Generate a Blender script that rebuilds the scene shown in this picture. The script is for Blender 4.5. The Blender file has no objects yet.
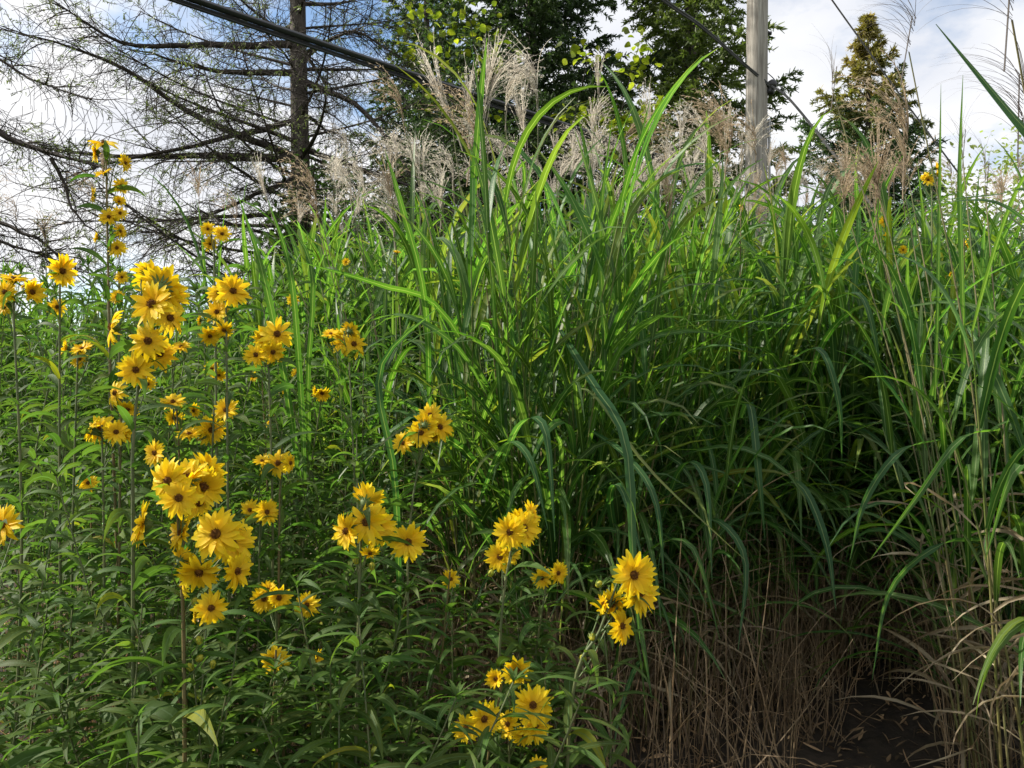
import bpy, math, random
import numpy as np
from mathutils import Vector, Matrix
rng = np.random.default_rng(11)
random.seed(11)
PI = math.pi
F = 800.0
CZ = 1.6
scene = bpy.context.scene
col = scene.collection

def P(px, py, d):
    return np.array([(px - 512.0) / F * d, d, CZ - (py - 384.0) / F * d])
def topz(py, d):
    return CZ - (py - 384.0) / F * d

# ------------------------------------------------------------------ mesh building
class MB:
    """collects quads (verts, uv per vert, colour per vert) and links ONE mesh object"""
    def __init__(s):
        s.v, s.f, s.uv, s.c, s.n = [], [], [], [], 0
    def add(s, v, f, uv, c):
        v = v.reshape(-1, 3); f = f.reshape(-1, 4)
        s.v.append(v); s.f.append(f + s.n); s.uv.append(uv.reshape(-1, 2)); s.c.append(c.reshape(-1, 3)); s.n += len(v)
    def mesh(s, name, mats, smooth=True):
        me = bpy.data.meshes.new(name)
        if not s.v:
            return me
        v = np.concatenate(s.v).astype(np.float32); f = np.concatenate(s.f).astype(np.int32)
        uv = np.concatenate(s.uv).astype(np.float32); c = np.concatenate(s.c).astype(np.float32)
        nf = len(f)
        me.vertices.add(len(v)); me.vertices.foreach_set('co', v.ravel())
        me.loops.add(nf * 4); me.loops.foreach_set('vertex_index', f.ravel())
        me.polygons.add(nf)
        me.polygons.foreach_set('loop_start', np.arange(0, nf * 4, 4, dtype=np.int32))
        me.polygons.foreach_set('loop_total', np.full(nf, 4, dtype=np.int32))
        me.polygons.foreach_set('use_smooth', np.full(nf, smooth))
        ul = me.uv_layers.new(name='UVMap'); ul.data.foreach_set('uv', uv[f.ravel()].ravel())
        ca = me.color_attributes.new('tone', 'FLOAT_COLOR', 'POINT')
        ca.data.foreach_set('color', np.concatenate([c, np.ones((len(c), 1), np.float32)], 1).ravel())
        me.update()
        for m in (mats if isinstance(mats, (list, tuple)) else [mats]):
            me.materials.append(m)
        return me
    def build(s, name, mats, parent=None, smooth=True):
        o = bpy.data.objects.new(name, s.mesh(name, mats, smooth)); col.objects.link(o)
        if parent is not None: o.parent = parent
        return o

def norm(a):
    return a / np.maximum(np.linalg.norm(a, axis=-1, keepdims=True), 1e-9)

def ribbons(mb, C, side, W, cup=0.0, c0=None, rings3=True, v1=None):
    """C [N,K,3] centre lines, side [N,K,3], W [N,K] full widths; c0 [N,K,3] colour"""
    N, K = C.shape[:2]
    T = np.gradient(C, axis=1); T = norm(T)
    side = norm(side - T * (side * T).sum(-1, keepdims=True))
    n = np.cross(T, side)
    w = W[..., None]
    if c0 is None: c0 = np.ones((N, K, 3))
    vv = np.broadcast_to(np.linspace(0, 1, K)[None, :], (N, K))
    if rings3:
        V = np.stack([C - side * w / 2 + n * w * cup, C, C + side * w / 2 + n * w * cup], 2)
        R = 3
        U = np.array([0, .5, 1.])
    else:
        V = np.stack([C - side * w / 2, C + side * w / 2], 2)
        R = 2
        U = np.array([0, 1.])
    uv = np.stack([np.broadcast_to(U[None, None], (N, K, R)), np.broadcast_to(vv[..., None], (N, K, R))], -1)
    cc = np.broadcast_to(c0[:, :, None, :], (N, K, R, 3))
    idx = np.arange(N * K * R).reshape(N, K, R)
    f = np.stack([idx[:, :-1, :-1], idx[:, :-1, 1:], idx[:, 1:, 1:], idx[:, 1:, :-1]], -1)
    mb.add(V, f, uv, cc)

def arc_lines(P0, az, t0, bend, L, K, p=1.5, curl=None):
    """curves leaving P0 at angle t0 from vertical, bending by 'bend' towards azimuth az"""
    N = len(P0)
    t = np.linspace(0, 1, K)
    tm = (t[1:] + t[:-1]) / 2
    ang = t0[:, None] + bend[:, None] * tm[None] ** (p if np.isscalar(p) else p[:, None])
    a = az[:, None] + (0 if curl is None else curl[:, None] * tm[None])
    d = np.stack([np.sin(ang) * np.cos(a), np.sin(ang) * np.sin(a), np.cos(ang)], -1) * (L / (K - 1))[:, None, None]
    C = np.concatenate([np.zeros((N, 1, 3)), np.cumsum(d, 1)], 1) + P0[:, None]
    return C

def blades(mb, P0, az, t0, bend, L, W, K=9, p=1.5, curl=None, tw0=None, tw1=None, cup=.12, prof='grass', c0=None, rings3=True):
    N = len(P0)
    C = arc_lines(P0, az, t0, bend, L, K, p, curl)
    t = np.linspace(0, 1, K)
    a = az[:, None] + (0 if curl is None else curl[:, None] * t[None])
    side = np.stack([-np.sin(a), np.cos(a), np.zeros_like(a)], -1)
    T = norm(np.gradient(C, axis=1)); nn = np.cross(T, side)
    tw = np.zeros((N, K))
    if tw0 is not None: tw = tw + tw0[:, None]
    if tw1 is not None: tw = tw + tw1[:, None] * t[None]
    side = side * np.cos(tw)[..., None] + nn * np.sin(tw)[..., None]
    if prof == 'grass':
        w = np.minimum(1, .55 + 2.5 * t) * np.clip((1 - t) * 2.2, .03, 1) ** .8
    elif prof == 'leaf':
        w = np.clip(np.sin(PI * np.clip(t, .03, .985) ** .75), .04, 1) ** .85
    elif prof == 'petal':
        w = np.array([.45, .85, 1., .95, .62, .22])[:K] if K == 6 else np.interp(t, [0, .25, .5, .75, .9, 1], [.4, .85, 1, .95, .7, .2])
    else:
        w = np.clip(1 - t * .75, .2, 1)
    ribbons(mb, C, side, W[:, None] * w[None], cup, c0, rings3)
    return C

def tubes(mb, C, R, n=5, c0=None):
    N, K = C.shape[:2]
    T = norm(np.gradient(C, axis=1))
    up = np.where(np.abs(T[..., 2:3]) > .9, np.array([1., 0, 0]), np.array([0, 0, 1.]))
    # constant reference per tube keeps rings aligned
    up = np.broadcast_to(up[:, :1], T.shape) if K > 1 else up
    s = norm(np.cross(T, up)); u = np.cross(s, T)
    a = np.linspace(0, 2 * PI, n + 1)
    V = C[:, :, None] + (s[:, :, None] * np.cos(a)[None, None, :, None] + u[:, :, None] * np.sin(a)[None, None, :, None]) * R[..., None, None]
    if c0 is None: c0 = np.ones((N, K, 3))
    cum = np.concatenate([np.zeros((N, 1)), np.cumsum(np.linalg.norm(np.diff(C, axis=1), axis=-1), 1)], 1)
    uv = np.stack([np.broadcast_to(np.linspace(0, 1, n + 1)[None, None], (N, K, n + 1)), np.broadcast_to(cum[..., None], (N, K, n + 1))], -1)
    cc = np.broadcast_to(c0[:, :, None, :], (N, K, n + 1, 3))
    idx = np.arange(N * K * (n + 1)).reshape(N, K, n + 1)
    f = np.stack([idx[:, :-1, :-1], idx[:, :-1, 1:], idx[:, 1:, 1:], idx[:, 1:, :-1]], -1)
    mb.add(V, f, uv, cc)

def spline(pts, K):
    """Catmull-Rom through pts -> [K,3]"""
    p = np.array(pts, float)
    p = np.vstack([2 * p[0] - p[1], p, 2 * p[-1] - p[-2]])
    n = len(p) - 3
    out = []
    for t in np.linspace(0, n - 1e-6, K):
        i = int(t); u = t - i
        a, b, c, d = p[i:i + 4]
        out.append(.5 * ((2 * b) + (-a + c) * u + (2 * a - 5 * b + 4 * c - d) * u * u + (-a + 3 * b - 3 * c + d) * u ** 3))
    return np.array(out)

U = lambda a, b, n=None: rng.uniform(a, b, n)

# ------------------------------------------------------------------ tagging
def tag(o, label, cat, group=None, kind=None):
    if label: o['label'] = label
    if cat: o['category'] = cat
    if group: o['group'] = group
    if kind: o['kind'] = kind
    return o
def empty(name, loc=(0, 0, 0), rz=0):
    o = bpy.data.objects.new(name, None); col.objects.link(o)
    o.location = loc; o.rotation_euler = (0, 0, rz); o.empty_display_size = .1
    return o
def copy_tree(o, parent=None):
    c = o.copy(); col.objects.link(c); c.parent = parent
    for ch in list(o.children): copy_tree(ch, c)
    return c

# ------------------------------------------------------------------ materials
def new_mat(name):
    m = bpy.data.materials.new(name); m.use_nodes = True
    nt = m.node_tree; nt.nodes.clear()
    return m, nt, nt.nodes, nt.links
def rgb(nt, a, b, fac_socket):
    mx = nt.nodes.new('ShaderNodeMix'); mx.data_type = 'RGBA'
    mx.inputs[6].default_value = (*a, 1); mx.inputs[7].default_value = (*b, 1)
    nt.links.new(fac_socket, mx.inputs[0]); return mx.outputs[2]

def leaf_mat(name, ca, cb, trans_gain=(1.9, 2.3, 1.1), trans=.4, rib=None, rough=.45, scale=6, spec=.5, ribw=.07):
    m, nt, N, Lk = new_mat(name)
    out = N.new('ShaderNodeOutputMaterial')
    tc = N.new('ShaderNodeTexCoord')
    nz = N.new('ShaderNodeTexNoise'); nz.inputs['Scale'].default_value = scale; nz.inputs['Detail'].default_value = 4
    Lk.new(tc.outputs['Object'], nz.inputs['Vector'])
    cr = N.new('ShaderNodeValToRGB'); cr.color_ramp.elements[0].position = .35; cr.color_ramp.elements[1].position = .68
    Lk.new(nz.outputs['Fac'], cr.inputs['Fac'])
    base = rgb(nt, ca, cb, cr.outputs['Color'])
    at = N.new('ShaderNodeAttribute'); at.attribute_name = 'tone'
    mul = N.new('ShaderNodeMix'); mul.data_type = 'RGBA'; mul.blend_type = 'MULTIPLY'; mul.inputs[0].default_value = 1
    Lk.new(base, mul.inputs[6]); Lk.new(at.outputs['Color'], mul.inputs[7])
    c = mul.outputs[2]
    if rib:
        uv = N.new('ShaderNodeUVMap'); uv.uv_map = 'UVMap'
        sx = N.new('ShaderNodeSeparateXYZ'); Lk.new(uv.outputs['UV'], sx.inputs[0])
        s1 = N.new('ShaderNodeMath'); s1.operation = 'SUBTRACT'; s1.inputs[1].default_value = .5; Lk.new(sx.outputs['X'], s1.inputs[0])
        s2 = N.new('ShaderNodeMath'); s2.operation = 'ABSOLUTE'; Lk.new(s1.outputs[0], s2.inputs[0])
        s3 = N.new('ShaderNodeMath'); s3.operation = 'LESS_THAN'; s3.inputs[1].default_value = ribw; Lk.new(s2.outputs[0], s3.inputs[0])
        mr = N.new('ShaderNodeMix'); mr.data_type = 'RGBA'; mr.inputs[7].default_value = (*rib, 1)
        Lk.new(s3.outputs[0], mr.inputs[0]); Lk.new(c, mr.inputs[6]); c = mr.outputs[2]
    pb = N.new('ShaderNodeBsdfPrincipled'); pb.inputs['Roughness'].default_value = rough
    pb.inputs['Specular IOR Level'].default_value = spec
    Lk.new(c, pb.inputs['Base Color'])
    bp = N.new('ShaderNodeBump'); bp.inputs['Strength'].default_value = .25; bp.inputs['Distance'].default_value = .003
    n2 = N.new('ShaderNodeTexNoise'); n2.inputs['Scale'].default_value = 160
    Lk.new(tc.outputs['Object'], n2.inputs['Vector']); Lk.new(n2.outputs['Fac'], bp.inputs['Height']); Lk.new(bp.outputs['Normal'], pb.inputs['Normal'])
    if trans > 0:
        tr = N.new('ShaderNodeBsdfTranslucent')
        g = N.new('ShaderNodeMix'); g.data_type = 'RGBA'; g.blend_type = 'MULTIPLY'; g.inputs[0].default_value = 1
        g.inputs[7].default_value = (*trans_gain, 1); Lk.new(c, g.inputs[6]); Lk.new(g.outputs[2], tr.inputs['Color'])
        ms = N.new('ShaderNodeMixShader'); ms.inputs[0].default_value = trans
        Lk.new(pb.outputs[0], ms.inputs[1]); Lk.new(tr.outputs[0], ms.inputs[2]); Lk.new(ms.outputs[0], out.inputs['Surface'])
    else:
        Lk.new(pb.outputs[0], out.inputs['Surface'])
    return m

M = {}
M['blade'] = leaf_mat('grass_blade', (.036, .100, .022), (.070, .150, .032), trans_gain=(2.3, 2.4, .75), trans=.5, spec=.32, rib=(.20, .29, .12), rough=.42, scale=3, ribw=.05)
M['dry'] = leaf_mat('dry_leaf', (.22, .16, .09), (.48, .40, .26), trans_gain=(1.3, 1.2, 1), trans=.3, rough=.55, scale=5)
M['culm'] = leaf_mat('culm', (.13, .15, .05), (.26, .21, .11), trans=0, rough=.4, scale=4)
M['plume'] = leaf_mat('plume', (.54, .48, .41), (.74, .69, .62), trans_gain=(1.2, 1.2, 1.15), trans=.5, rough=.6, scale=8)
M['sleaf'] = leaf_mat('sunflower_leaf', (.048, .096, .019), (.092, .150, .028), trans=.42, spec=.22, rib=(.10, .165, .06), rough=.6, scale=5, ribw=.04)
M['sstem'] = leaf_mat('sunflower_stem', (.075, .105, .035), (.13, .14, .05), trans=0, rough=.6, scale=8)
M['petal'] = leaf_mat('petal', (.93, .65, .010), (.95, .74, .030), trans_gain=(1.05, 1.06, .7), trans=.42, rough=.55, scale=20, spec=.2)
M['disc'] = leaf_mat('flower_disc', (.06, .024, .008), (.20, .09, .016), trans=0, rough=.9, scale=220, spec=.1)
M['calyx'] = leaf_mat('calyx', (.09, .14, .03), (.13, .19, .05), trans=.2, rough=.6)
M['bud'] = leaf_mat('bud', (.32, .34, .03), (.55, .45, .03), trans=.2, rough=.6)
M['needle'] = leaf_mat('spruce_needles', (.032, .060, .026), (.075, .115, .035), trans=.25, rough=.5, scale=1.2)
M['needle2'] = leaf_mat('pale_needles', (.10, .13, .05), (.16, .17, .07), trans=.3, rough=.5, scale=1.2)
M['vine'] = leaf_mat('vine_leaf', (.20, .30, .025), (.42, .48, .05), trans_gain=(1.5, 1.5, .8), trans=.5, rough=.5, scale=4)
M['shrub'] = leaf_mat('shrub_leaf', (.05, .10, .025), (.11, .17, .04), trans=.35, rough=.5, scale=1)
M['shrubpale'] = leaf_mat('pale_shrub_leaf', (.12, .16, .045), (.22, .24, .07), trans=.35, rough=.5, scale=1)

def bark_mat(name, a, b, sc=8, zs=.25, bump=.8):
    m, nt, N, Lk = new_mat(name)
    out = N.new('ShaderNodeOutputMaterial'); tc = N.new('ShaderNodeTexCoord')
    mp = N.new('ShaderNodeMapping'); mp.inputs['Scale'].default_value = (1, 1, zs); Lk.new(tc.outputs['Object'], mp.inputs['Vector'])
    nz = N.new('ShaderNodeTexNoise'); nz.inputs['Scale'].default_value = sc; nz.inputs['Detail'].default_value = 8; nz.inputs['Roughness'].default_value = .7
    Lk.new(mp.outputs[0], nz.inputs['Vector'])
    cr = N.new('ShaderNodeValToRGB'); cr.color_ramp.elements[0].position = .35; cr.color_ramp.elements[1].position = .65
    Lk.new(nz.outputs['Fac'], cr.inputs['Fac'])
    c = rgb(nt, a, b, cr.outputs['Color'])
    pb = N.new('ShaderNodeBsdfPrincipled'); pb.inputs['Roughness'].default_value = .85; Lk.new(c, pb.inputs['Base Color'])
    bp = N.new('ShaderNodeBump'); bp.inputs['Strength'].default_value = bump; bp.inputs['Distance'].default_value = .03
    Lk.new(nz.outputs['Fac'], bp.inputs['Height']); Lk.new(bp.outputs[0], pb.inputs['Normal']); Lk.new(pb.outputs[0], out.inputs['Surface'])
    return m
M['bark'] = bark_mat('bark', (.022, .017, .013), (.13, .105, .085), 17, .3, 1)
M['twig'] = bark_mat('twig', (.030, .023, .019), (.075, .058, .046), 12, 1)
M['pole'] = bark_mat('pole_wood', (.15, .13, .11), (.44, .41, .36), 38, .035, .5)
M['cable'] = bark_mat('cable', (.012, .012, .014), (.03, .03, .034), 5, 1, .1)
M['cable'].node_tree.nodes['Principled BSDF'].inputs['Roughness'].default_value = .4
M['wire'] = bark_mat('wire', (.05, .05, .05), (.09, .09, .09), 5, 1, .1)
M['metal'] = bark_mat('galvanised', (.30, .30, .31), (.45, .45, .46), 10, 1, .1)
M['soil'] = bark_mat('soil', (.020, .014, .010), (.060, .042, .028), 14, 1, 1)
M['path'] = bark_mat('meadow', (.05, .08, .025), (.10, .12, .04), 3, 1, 1)
M['litter'] = leaf_mat('litter', (.09, .06, .035), (.24, .17, .10), trans=0, rough=.8, scale=9)
M['white'] = bark_mat('white_paint', (.70, .70, .68), (.8, .8, .78), 3, 1, .05)
M['roof'] = bark_mat('roof_grey', (.16, .16, .17), (.24, .24, .25), 8, 1, .3)

# ------------------------------------------------------------------ world, sun, camera
w = bpy.data.worlds.new('World'); scene.world = w; w.use_nodes = True
nt = w.node_tree; N = nt.nodes; Lk = nt.links
bg = N['Background']
SUN = Vector((-.80, .12, .60)).normalized()
sky = N.new('ShaderNodeTexSky'); sky.sky_type = 'NISHITA'; sky.sun_disc = False
sky.sun_elevation = math.asin(SUN.z); sky.sun_rotation = math.atan2(SUN.x, SUN.y)
tc = N.new('ShaderNodeTexCoord')
mp = N.new('ShaderNodeMapping'); mp.inputs['Scale'].default_value = (1, 1, 1.9); mp.inputs['Location'].default_value = (.35, .2, .1)
Lk.new(tc.outputs['Generated'], mp.inputs['Vector'])
n1 = N.new('ShaderNodeTexNoise'); n1.inputs['Scale'].default_value = 2.6; n1.inputs['Detail'].default_value = 9; n1.inputs['Roughness'].default_value = .55
Lk.new(mp.outputs[0], n1.inputs['Vector'])
cr = N.new('ShaderNodeValToRGB'); cr.color_ramp.elements[0].position = .37; cr.color_ramp.elements[1].position = .48
Lk.new(n1.outputs['Fac'], cr.inputs['Fac'])
n2 = N.new('ShaderNodeTexNoise'); n2.inputs['Scale'].default_value = 3.4; n2.inputs['Detail'].default_value = 7
Lk.new(mp.outputs[0], n2.inputs['Vector'])
c2 = N.new('ShaderNodeValToRGB'); c2.color_ramp.elements[0].position = .36; c2.color_ramp.elements[1].position = .56
c2.color_ramp.elements[0].color = (5.6, 5.8, 6.3, 1); c2.color_ramp.elements[1].color = (7.2, 7.2, 7.3, 1)
Lk.new(n2.outputs['Fac'], c2.inputs['Fac'])
skyg = N.new('ShaderNodeMix'); skyg.data_type = 'RGBA'; skyg.blend_type = 'MULTIPLY'; skyg.inputs[0].default_value = 1
skyg.inputs[7].default_value = (1.15, 1.25, 1.3, 1)
Lk.new(sky.outputs[0], skyg.inputs[6])
mx = N.new('ShaderNodeMix'); mx.data_type = 'RGBA'
Lk.new(cr.outputs['Color'], mx.inputs[0]); Lk.new(skyg.outputs[2], mx.inputs[6]); Lk.new(c2.outputs['Color'], mx.inputs[7])
Lk.new(mx.outputs[2], bg.inputs['Color']); bg.inputs['Strength'].default_value = .1

sl = bpy.data.lights.new('sun', 'SUN'); sl.energy = 5.0; sl.angle = math.radians(.6); sl.color = (1, .94, .82)
so = bpy.data.objects.new('sun', sl); col.objects.link(so); so.rotation_euler = SUN.to_track_quat('Z', 'Y').to_euler()

cam = bpy.data.cameras.new('camera'); cam.sensor_width = 36; cam.lens = 36 * F / 1024; cam.clip_end = 3000; cam.clip_start = .05
co = bpy.data.objects.new('camera', cam); col.objects.link(co); co.location = (0, 0, CZ); co.rotation_euler = (PI / 2, 0, 0)
scene.camera = co
scene.view_settings.view_transform = 'Standard'; scene.view_settings.look = 'None'; scene.view_settings.exposure = .6
scene.view_settings.gamma = 1
scene.render.resolution_x = 1024; scene.render.resolution_y = 768
scene.cycles.max_bounces = 4; scene.cycles.diffuse_bounces = 2; scene.cycles.transmission_bounces = 2; scene.cycles.glossy_bounces = 1
scene.cycles.caustics_reflective = False; scene.cycles.caustics_refractive = False

# ------------------------------------------------------------------ ground
def grid_sheet(name, x0, x1, y0, y1, nx, ny, fz, mat):
    xs = np.linspace(x0, x1, nx); ys = np.linspace(y0, y1, ny)
    X, Y = np.meshgrid(xs, ys)
    Z = fz(X, Y)
    mb = MB(); idx = np.arange(nx * ny).reshape(ny, nx)
    f = np.stack([idx[:-1, :-1], idx[:-1, 1:], idx[1:, 1:], idx[1:, :-1]], -1)
    V = np.stack([X, Y, Z], -1)
    mb.add(V, f, np.stack([X, Y], -1), np.ones(V.shape))
    return mb.build(name, mat)
def bump(X, Y):
    return .03 * np.sin(X * 2.3 + 1) * np.cos(Y * 1.9) + .015 * np.sin(X * 7 + Y * 5) + .01 * np.sin(X * 13 - Y * 11)
g = grid_sheet('ground', -12, 12, -2, 18, 240, 200, lambda X, Y: bump(X, Y) * np.clip(np.minimum(np.minimum(12 - np.abs(X), Y + 2), 18 - Y), 0, 1), M['soil'])
tag(g, 'dark brown soil strewn with straw under the tall plants', 'ground', kind='structure')
g = grid_sheet('meadow', -900, 900, -300, 1500, 30, 30, lambda X, Y: np.full(X.shape, -.06), M['path'])
tag(g, 'green meadow stretching to the horizon behind the trees', 'meadow', kind='structure')

# ------------------------------------------------------------------ plumes
def plume_mesh(seed, kind='arch', L=.34, n=22, fuzz=True, thick=.0052, c=(1, 1, 1), sweep=0.):
    """feathery seed head: base at the origin, axis up, racemes sweeping to +X"""
    r = np.random.default_rng(seed); mb = MB()
    ax = .42 * L
    z0 = r.uniform(0, ax, n) ** 1.0
    P0 = np.stack([z0 * 0 + .04 * z0, z0 * 0, z0], -1)
    if kind == 'arch':
        az = r.normal(0, .45, n); t0 = r.uniform(.15, .6, n) + sweep; bend = r.uniform(.8, 1.9, n); Lr = r.uniform(.65, 1.0, n) * L
    elif kind == 'fan':
        az = r.uniform(-PI, PI, n); t0 = r.uniform(.1, .5, n); bend = r.uniform(.5, 1.6, n); Lr = r.uniform(.6, 1., n) * L
    else:
        az = r.uniform(-PI, PI, n); t0 = r.uniform(.02, .16, n); bend = r.uniform(.0, .45, n); Lr = r.uniform(.7, 1., n) * L
    K = 9
    tone = r.uniform(.75, 1.1, (n, 1, 1)) * np.ones((n, K, 1)) * np.array(c)
    C = blades(mb, P0, az, t0, bend, Lr, np.full(n, thick), K=K, p=1.2, curl=r.normal(0, .3, n), cup=0, prof='thread', c0=tone, rings3=False)
    # axis
    A = np.stack([np.linspace([0, 0, -.12], [.02, 0, ax], 5)])
    tubes(mb, A, np.full((1, 5), .0022), 4, np.ones((1, 5, 3)) * .8 * np.array(c))
    if fuzz:
        m = 16
        ti = r.uniform(.12, .98, (n, m)) * (K - 1); i0 = ti.astype(int); fr = (ti - i0)[..., None]
        ii = np.arange(n)[:, None]
        Q = C[ii, i0] * (1 - fr) + C[ii, np.minimum(i0 + 1, K - 1)] * fr
        Tn = norm(C[ii, np.minimum(i0 + 1, K - 1)] - C[ii, i0])
        Q = Q.reshape(-1, 3); Tn = Tn.reshape(-1, 3)
        d = norm(Tn + r.normal(0, .55, Q.shape))
        Ln = r.uniform(.012, .022, (len(Q), 1))
        CC = np.stack([Q, Q + d * Ln], 1)
        ribbons(mb, CC, np.broadcast_to(norm(r.normal(0, 1, Q.shape))[:, None], CC.shape).copy(), np.stack([np.full(len(Q), .0040), np.full(len(Q), .0016)], 1), 0,
                np.ones((len(Q), 2, 3)) * r.uniform(.85, 1.3, (len(Q), 1, 1)) * np.array(c), rings3=False)
    return mb.mesh('plume', M['plume'])

PL = {}
for k in ('arch', 'fan', 'narrow'):
    PL[k] = [plume_mesh(50 + i + 10 * len(k), k, n={'arch': 30, 'fan': 28, 'narrow': 20}[k]) for i in range(3)]
BROWN = (.70, .60, .48)
PLB = {k: [plume_mesh(90 + i + 10 * len(k), k, n=24, c=BROWN) for i in range(3)] for k in ('arch', 'fan', 'narrow')}
PLD = [plume_mesh(130 + i, 'arch', L=.30, n=24, fuzz=False, thick=.0022, c=(.25, .23, .24), sweep=.45) for i in range(3)]  # near plumes: backlit silhouette put into the dark colour
PLF = [plume_mesh(140 + i, 'fan', L=.28, n=20, fuzz=False, thick=.0022, c=(.45, .42, .42)) for i in range(2)]

def put_plume(parent, me, loc, rz=0, sc=1., tilt=0.):
    o = bpy.data.objects.new('plume', me); col.objects.link(o); o.parent = parent
    o.location = loc; o.rotation_euler = (0, tilt, rz); o.scale = (sc,) * 3
    return o

# ------------------------------------------------------------------ tall grass clumps
def grass_tone(r, n, K, dryness=.12):
    """per blade colour: some blades fresher, some with straw coloured tips"""
    t = np.linspace(0, 1, K)[None, :, None]
    b = r.uniform(.72, 1.25, (n, 1, 1)) * np.array([1, 1, 1.]) * np.stack([r.uniform(.85, 1.25, n), np.ones(n), r.uniform(.7, 1.5, n)], -1)[:, None]
    tip = (r.random((n, 1, 1)) < dryness * 2.0)
    start = r.uniform(.55, .95, (n, 1, 1))
    k = np.clip((t - start) * 8, 0, 1) * tip
    yel = (r.random((n, 1, 1)) < dryness * .6)
    b = np.where(yel, b * np.array([2.6, 1.5, 1.2]), b)
    return b * np.ones((n, K, 1)) * (1 - k) + np.array([2.7, 1.35, 2.2]) * k

def clump(seed, ncul, rad, H, lean=.16, Lf=(.55, 1.0), Wd=.024, dens=10, dryz=1.0, spiky=.3, drys=1.0, hang=1.0):
    """one tall grass clump built at its own origin; returns dict of meshes and culm tops"""
    r = np.random.default_rng(seed)
    th = r.uniform(0, 2 * PI, ncul); rr = rad * np.sqrt(r.random(ncul))
    P0 = np.stack([rr * np.cos(th), rr * np.sin(th), np.full(ncul, -.05)], -1)
    h = H * r.uniform(.72, 1.08, ncul)
    K = 8
    t0 = (rr / rad) * lean + r.normal(0, .05, ncul); t0 = np.abs(t0)
    C = arc_lines(P0, th + r.normal(0, .5, ncul), t0, r.uniform(0, .28, ncul), h, K, 1.5)
    cu = MB(); tt = np.linspace(0, 1, K)[None, :, None]
    tone = (np.array([.95, .85, .75]) * (1 - tt) + np.array([.55, .85, .45]) * tt) * r.uniform(.7, 1.2, (ncul, 1, 1))
    tubes(cu, C, np.linspace(.0058, .0028, K)[None] * np.ones((ncul, 1)), 5, tone)
    # dead bare canes
    nd = int(ncul * .5 * drys)
    th2 = r.uniform(0, 2 * PI, nd); rr2 = rad * 1.15 * np.sqrt(r.random(nd))
    P2 = np.stack([rr2 * np.cos(th2), rr2 * np.sin(th2), np.full(nd, -.05)], -1)
    C2 = arc_lines(P2, r.uniform(0, 2 * PI, nd), np.abs(r.normal(0, .14, nd)), r.normal(0, .3, nd), r.uniform(.5, 1.5, nd), 5, 1)
    tubes(cu, C2, np.full((nd, 5), .0042) * r.uniform(.6, 1.2, (nd, 1)), 4, np.ones((nd, 5, 3)) * np.array([1.0, .97, .92]) * r.uniform(.6, 1.15, (nd, 1, 1)))
    # green leaves along the culms
    gl = MB(); dl = MB()
    n = ncul * dens
    ci = np.repeat(np.arange(ncul), dens)
    fr = np.tile(np.linspace(.16, 1.0, dens), ncul) + r.normal(0, .03, n); fr = np.clip(fr, .05, .995)
    x = fr * (K - 1); i0 = np.minimum(x.astype(int), K - 2); f = (x - i0)[:, None]
    Q = C[ci, i0] * (1 - f) + C[ci, i0 + 1] * f
    az = np.tile(np.arange(dens) % 2 * PI, ncul) + np.repeat(r.uniform(0, 2 * PI, ncul), dens) + r.normal(0, .5, n)
    green = Q[:, 2] > dryz * r.uniform(.6, 1.25, n)
    up = np.clip((fr - .55) / .45, 0, 1)
    t0 = r.uniform(.25, .62, n) * (1 - up * .55)
    spk = (r.random(n) < spiky) & (up > .35)
    bend = np.where(spk, r.uniform(.05, .5, n), r.uniform(.9, 2.5, n) * (1 - .30 * up))
    L = r.uniform(Lf[0], Lf[1], n) * (1 - .12 * up) * np.where(spk, .82, 1.)
    W = Wd * r.uniform(.62, 1.12, n)
    g = green
    tone = grass_tone(r, n, 10)
    blades(gl, Q[g], az[g], t0[g], bend[g], L[g], W[g], K=10, p=r.uniform(1., 3.2, n)[g], curl=r.normal(0, .35, n)[g], tw0=r.normal(0, .25, n)[g], tw1=r.normal(0, 1.0, n)[g], c0=tone[g])
    # broad leaves hanging out of the flank of the clump
    mh = int(ncul * 2.4 * hang)
    ph = r.uniform(0, 2 * PI, mh); ch = r.integers(0, ncul, mh); kh = r.integers(2, 5, mh)
    Ph = C[ch, kh]
    azh = np.arctan2(Ph[:, 1], Ph[:, 0]) + r.normal(0, .8, mh)
    blades(gl, Ph, azh, r.uniform(.4, .9, mh), r.uniform(1.5, 2.5, mh), r.uniform(.6, 1.0, mh), Wd * r.uniform(.6, 1.1, mh), K=10, p=r.uniform(.8, 1.8, mh), curl=r.normal(0, .3, mh), tw1=r.normal(0, .8, mh), c0=grass_tone(r, mh, 10, .2))
    d = ~green
    m = d.sum()
    blades(dl, Q[d], az[d], r.uniform(.3, 1.2, m), r.uniform(.9, 2.2, m), L[d] * .62, W[d] * .55, K=8, p=.8, curl=r.normal(0, 1.0, m), tw0=r.normal(0, 1, m), tw1=r.normal(0, 3, m), cup=.3,
           c0=np.ones((m, 8, 3)) * r.uniform(.55, 1.15, (m, 1, 1)))
    # fallen / hanging dry straps low down
    m = int(ncul * 1.9 * drys)
    th3 = r.uniform(0, 2 * PI, m); q = rad * 1.1 * np.sqrt(r.random(m))
    P3 = np.stack([q * np.cos(th3), q * np.sin(th3), r.uniform(0, .75, m)], -1)
    blades(dl, P3, r.uniform(0, 2 * PI, m), r.uniform(.05, 1.0, m), r.uniform(.3, 2.4, m), r.uniform(.3, .9, m), r.uniform(.004, .012, m), K=8, p=1.2, curl=r.normal(0, .5, m),
           tw0=r.normal(0, 1, m), tw1=r.normal(0, 2, m), cup=.25, c0=np.ones((m, 8, 3)) * r.uniform(.4, 1.1, (m, 1, 1)) * np.array([1, .93, .85]))
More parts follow.
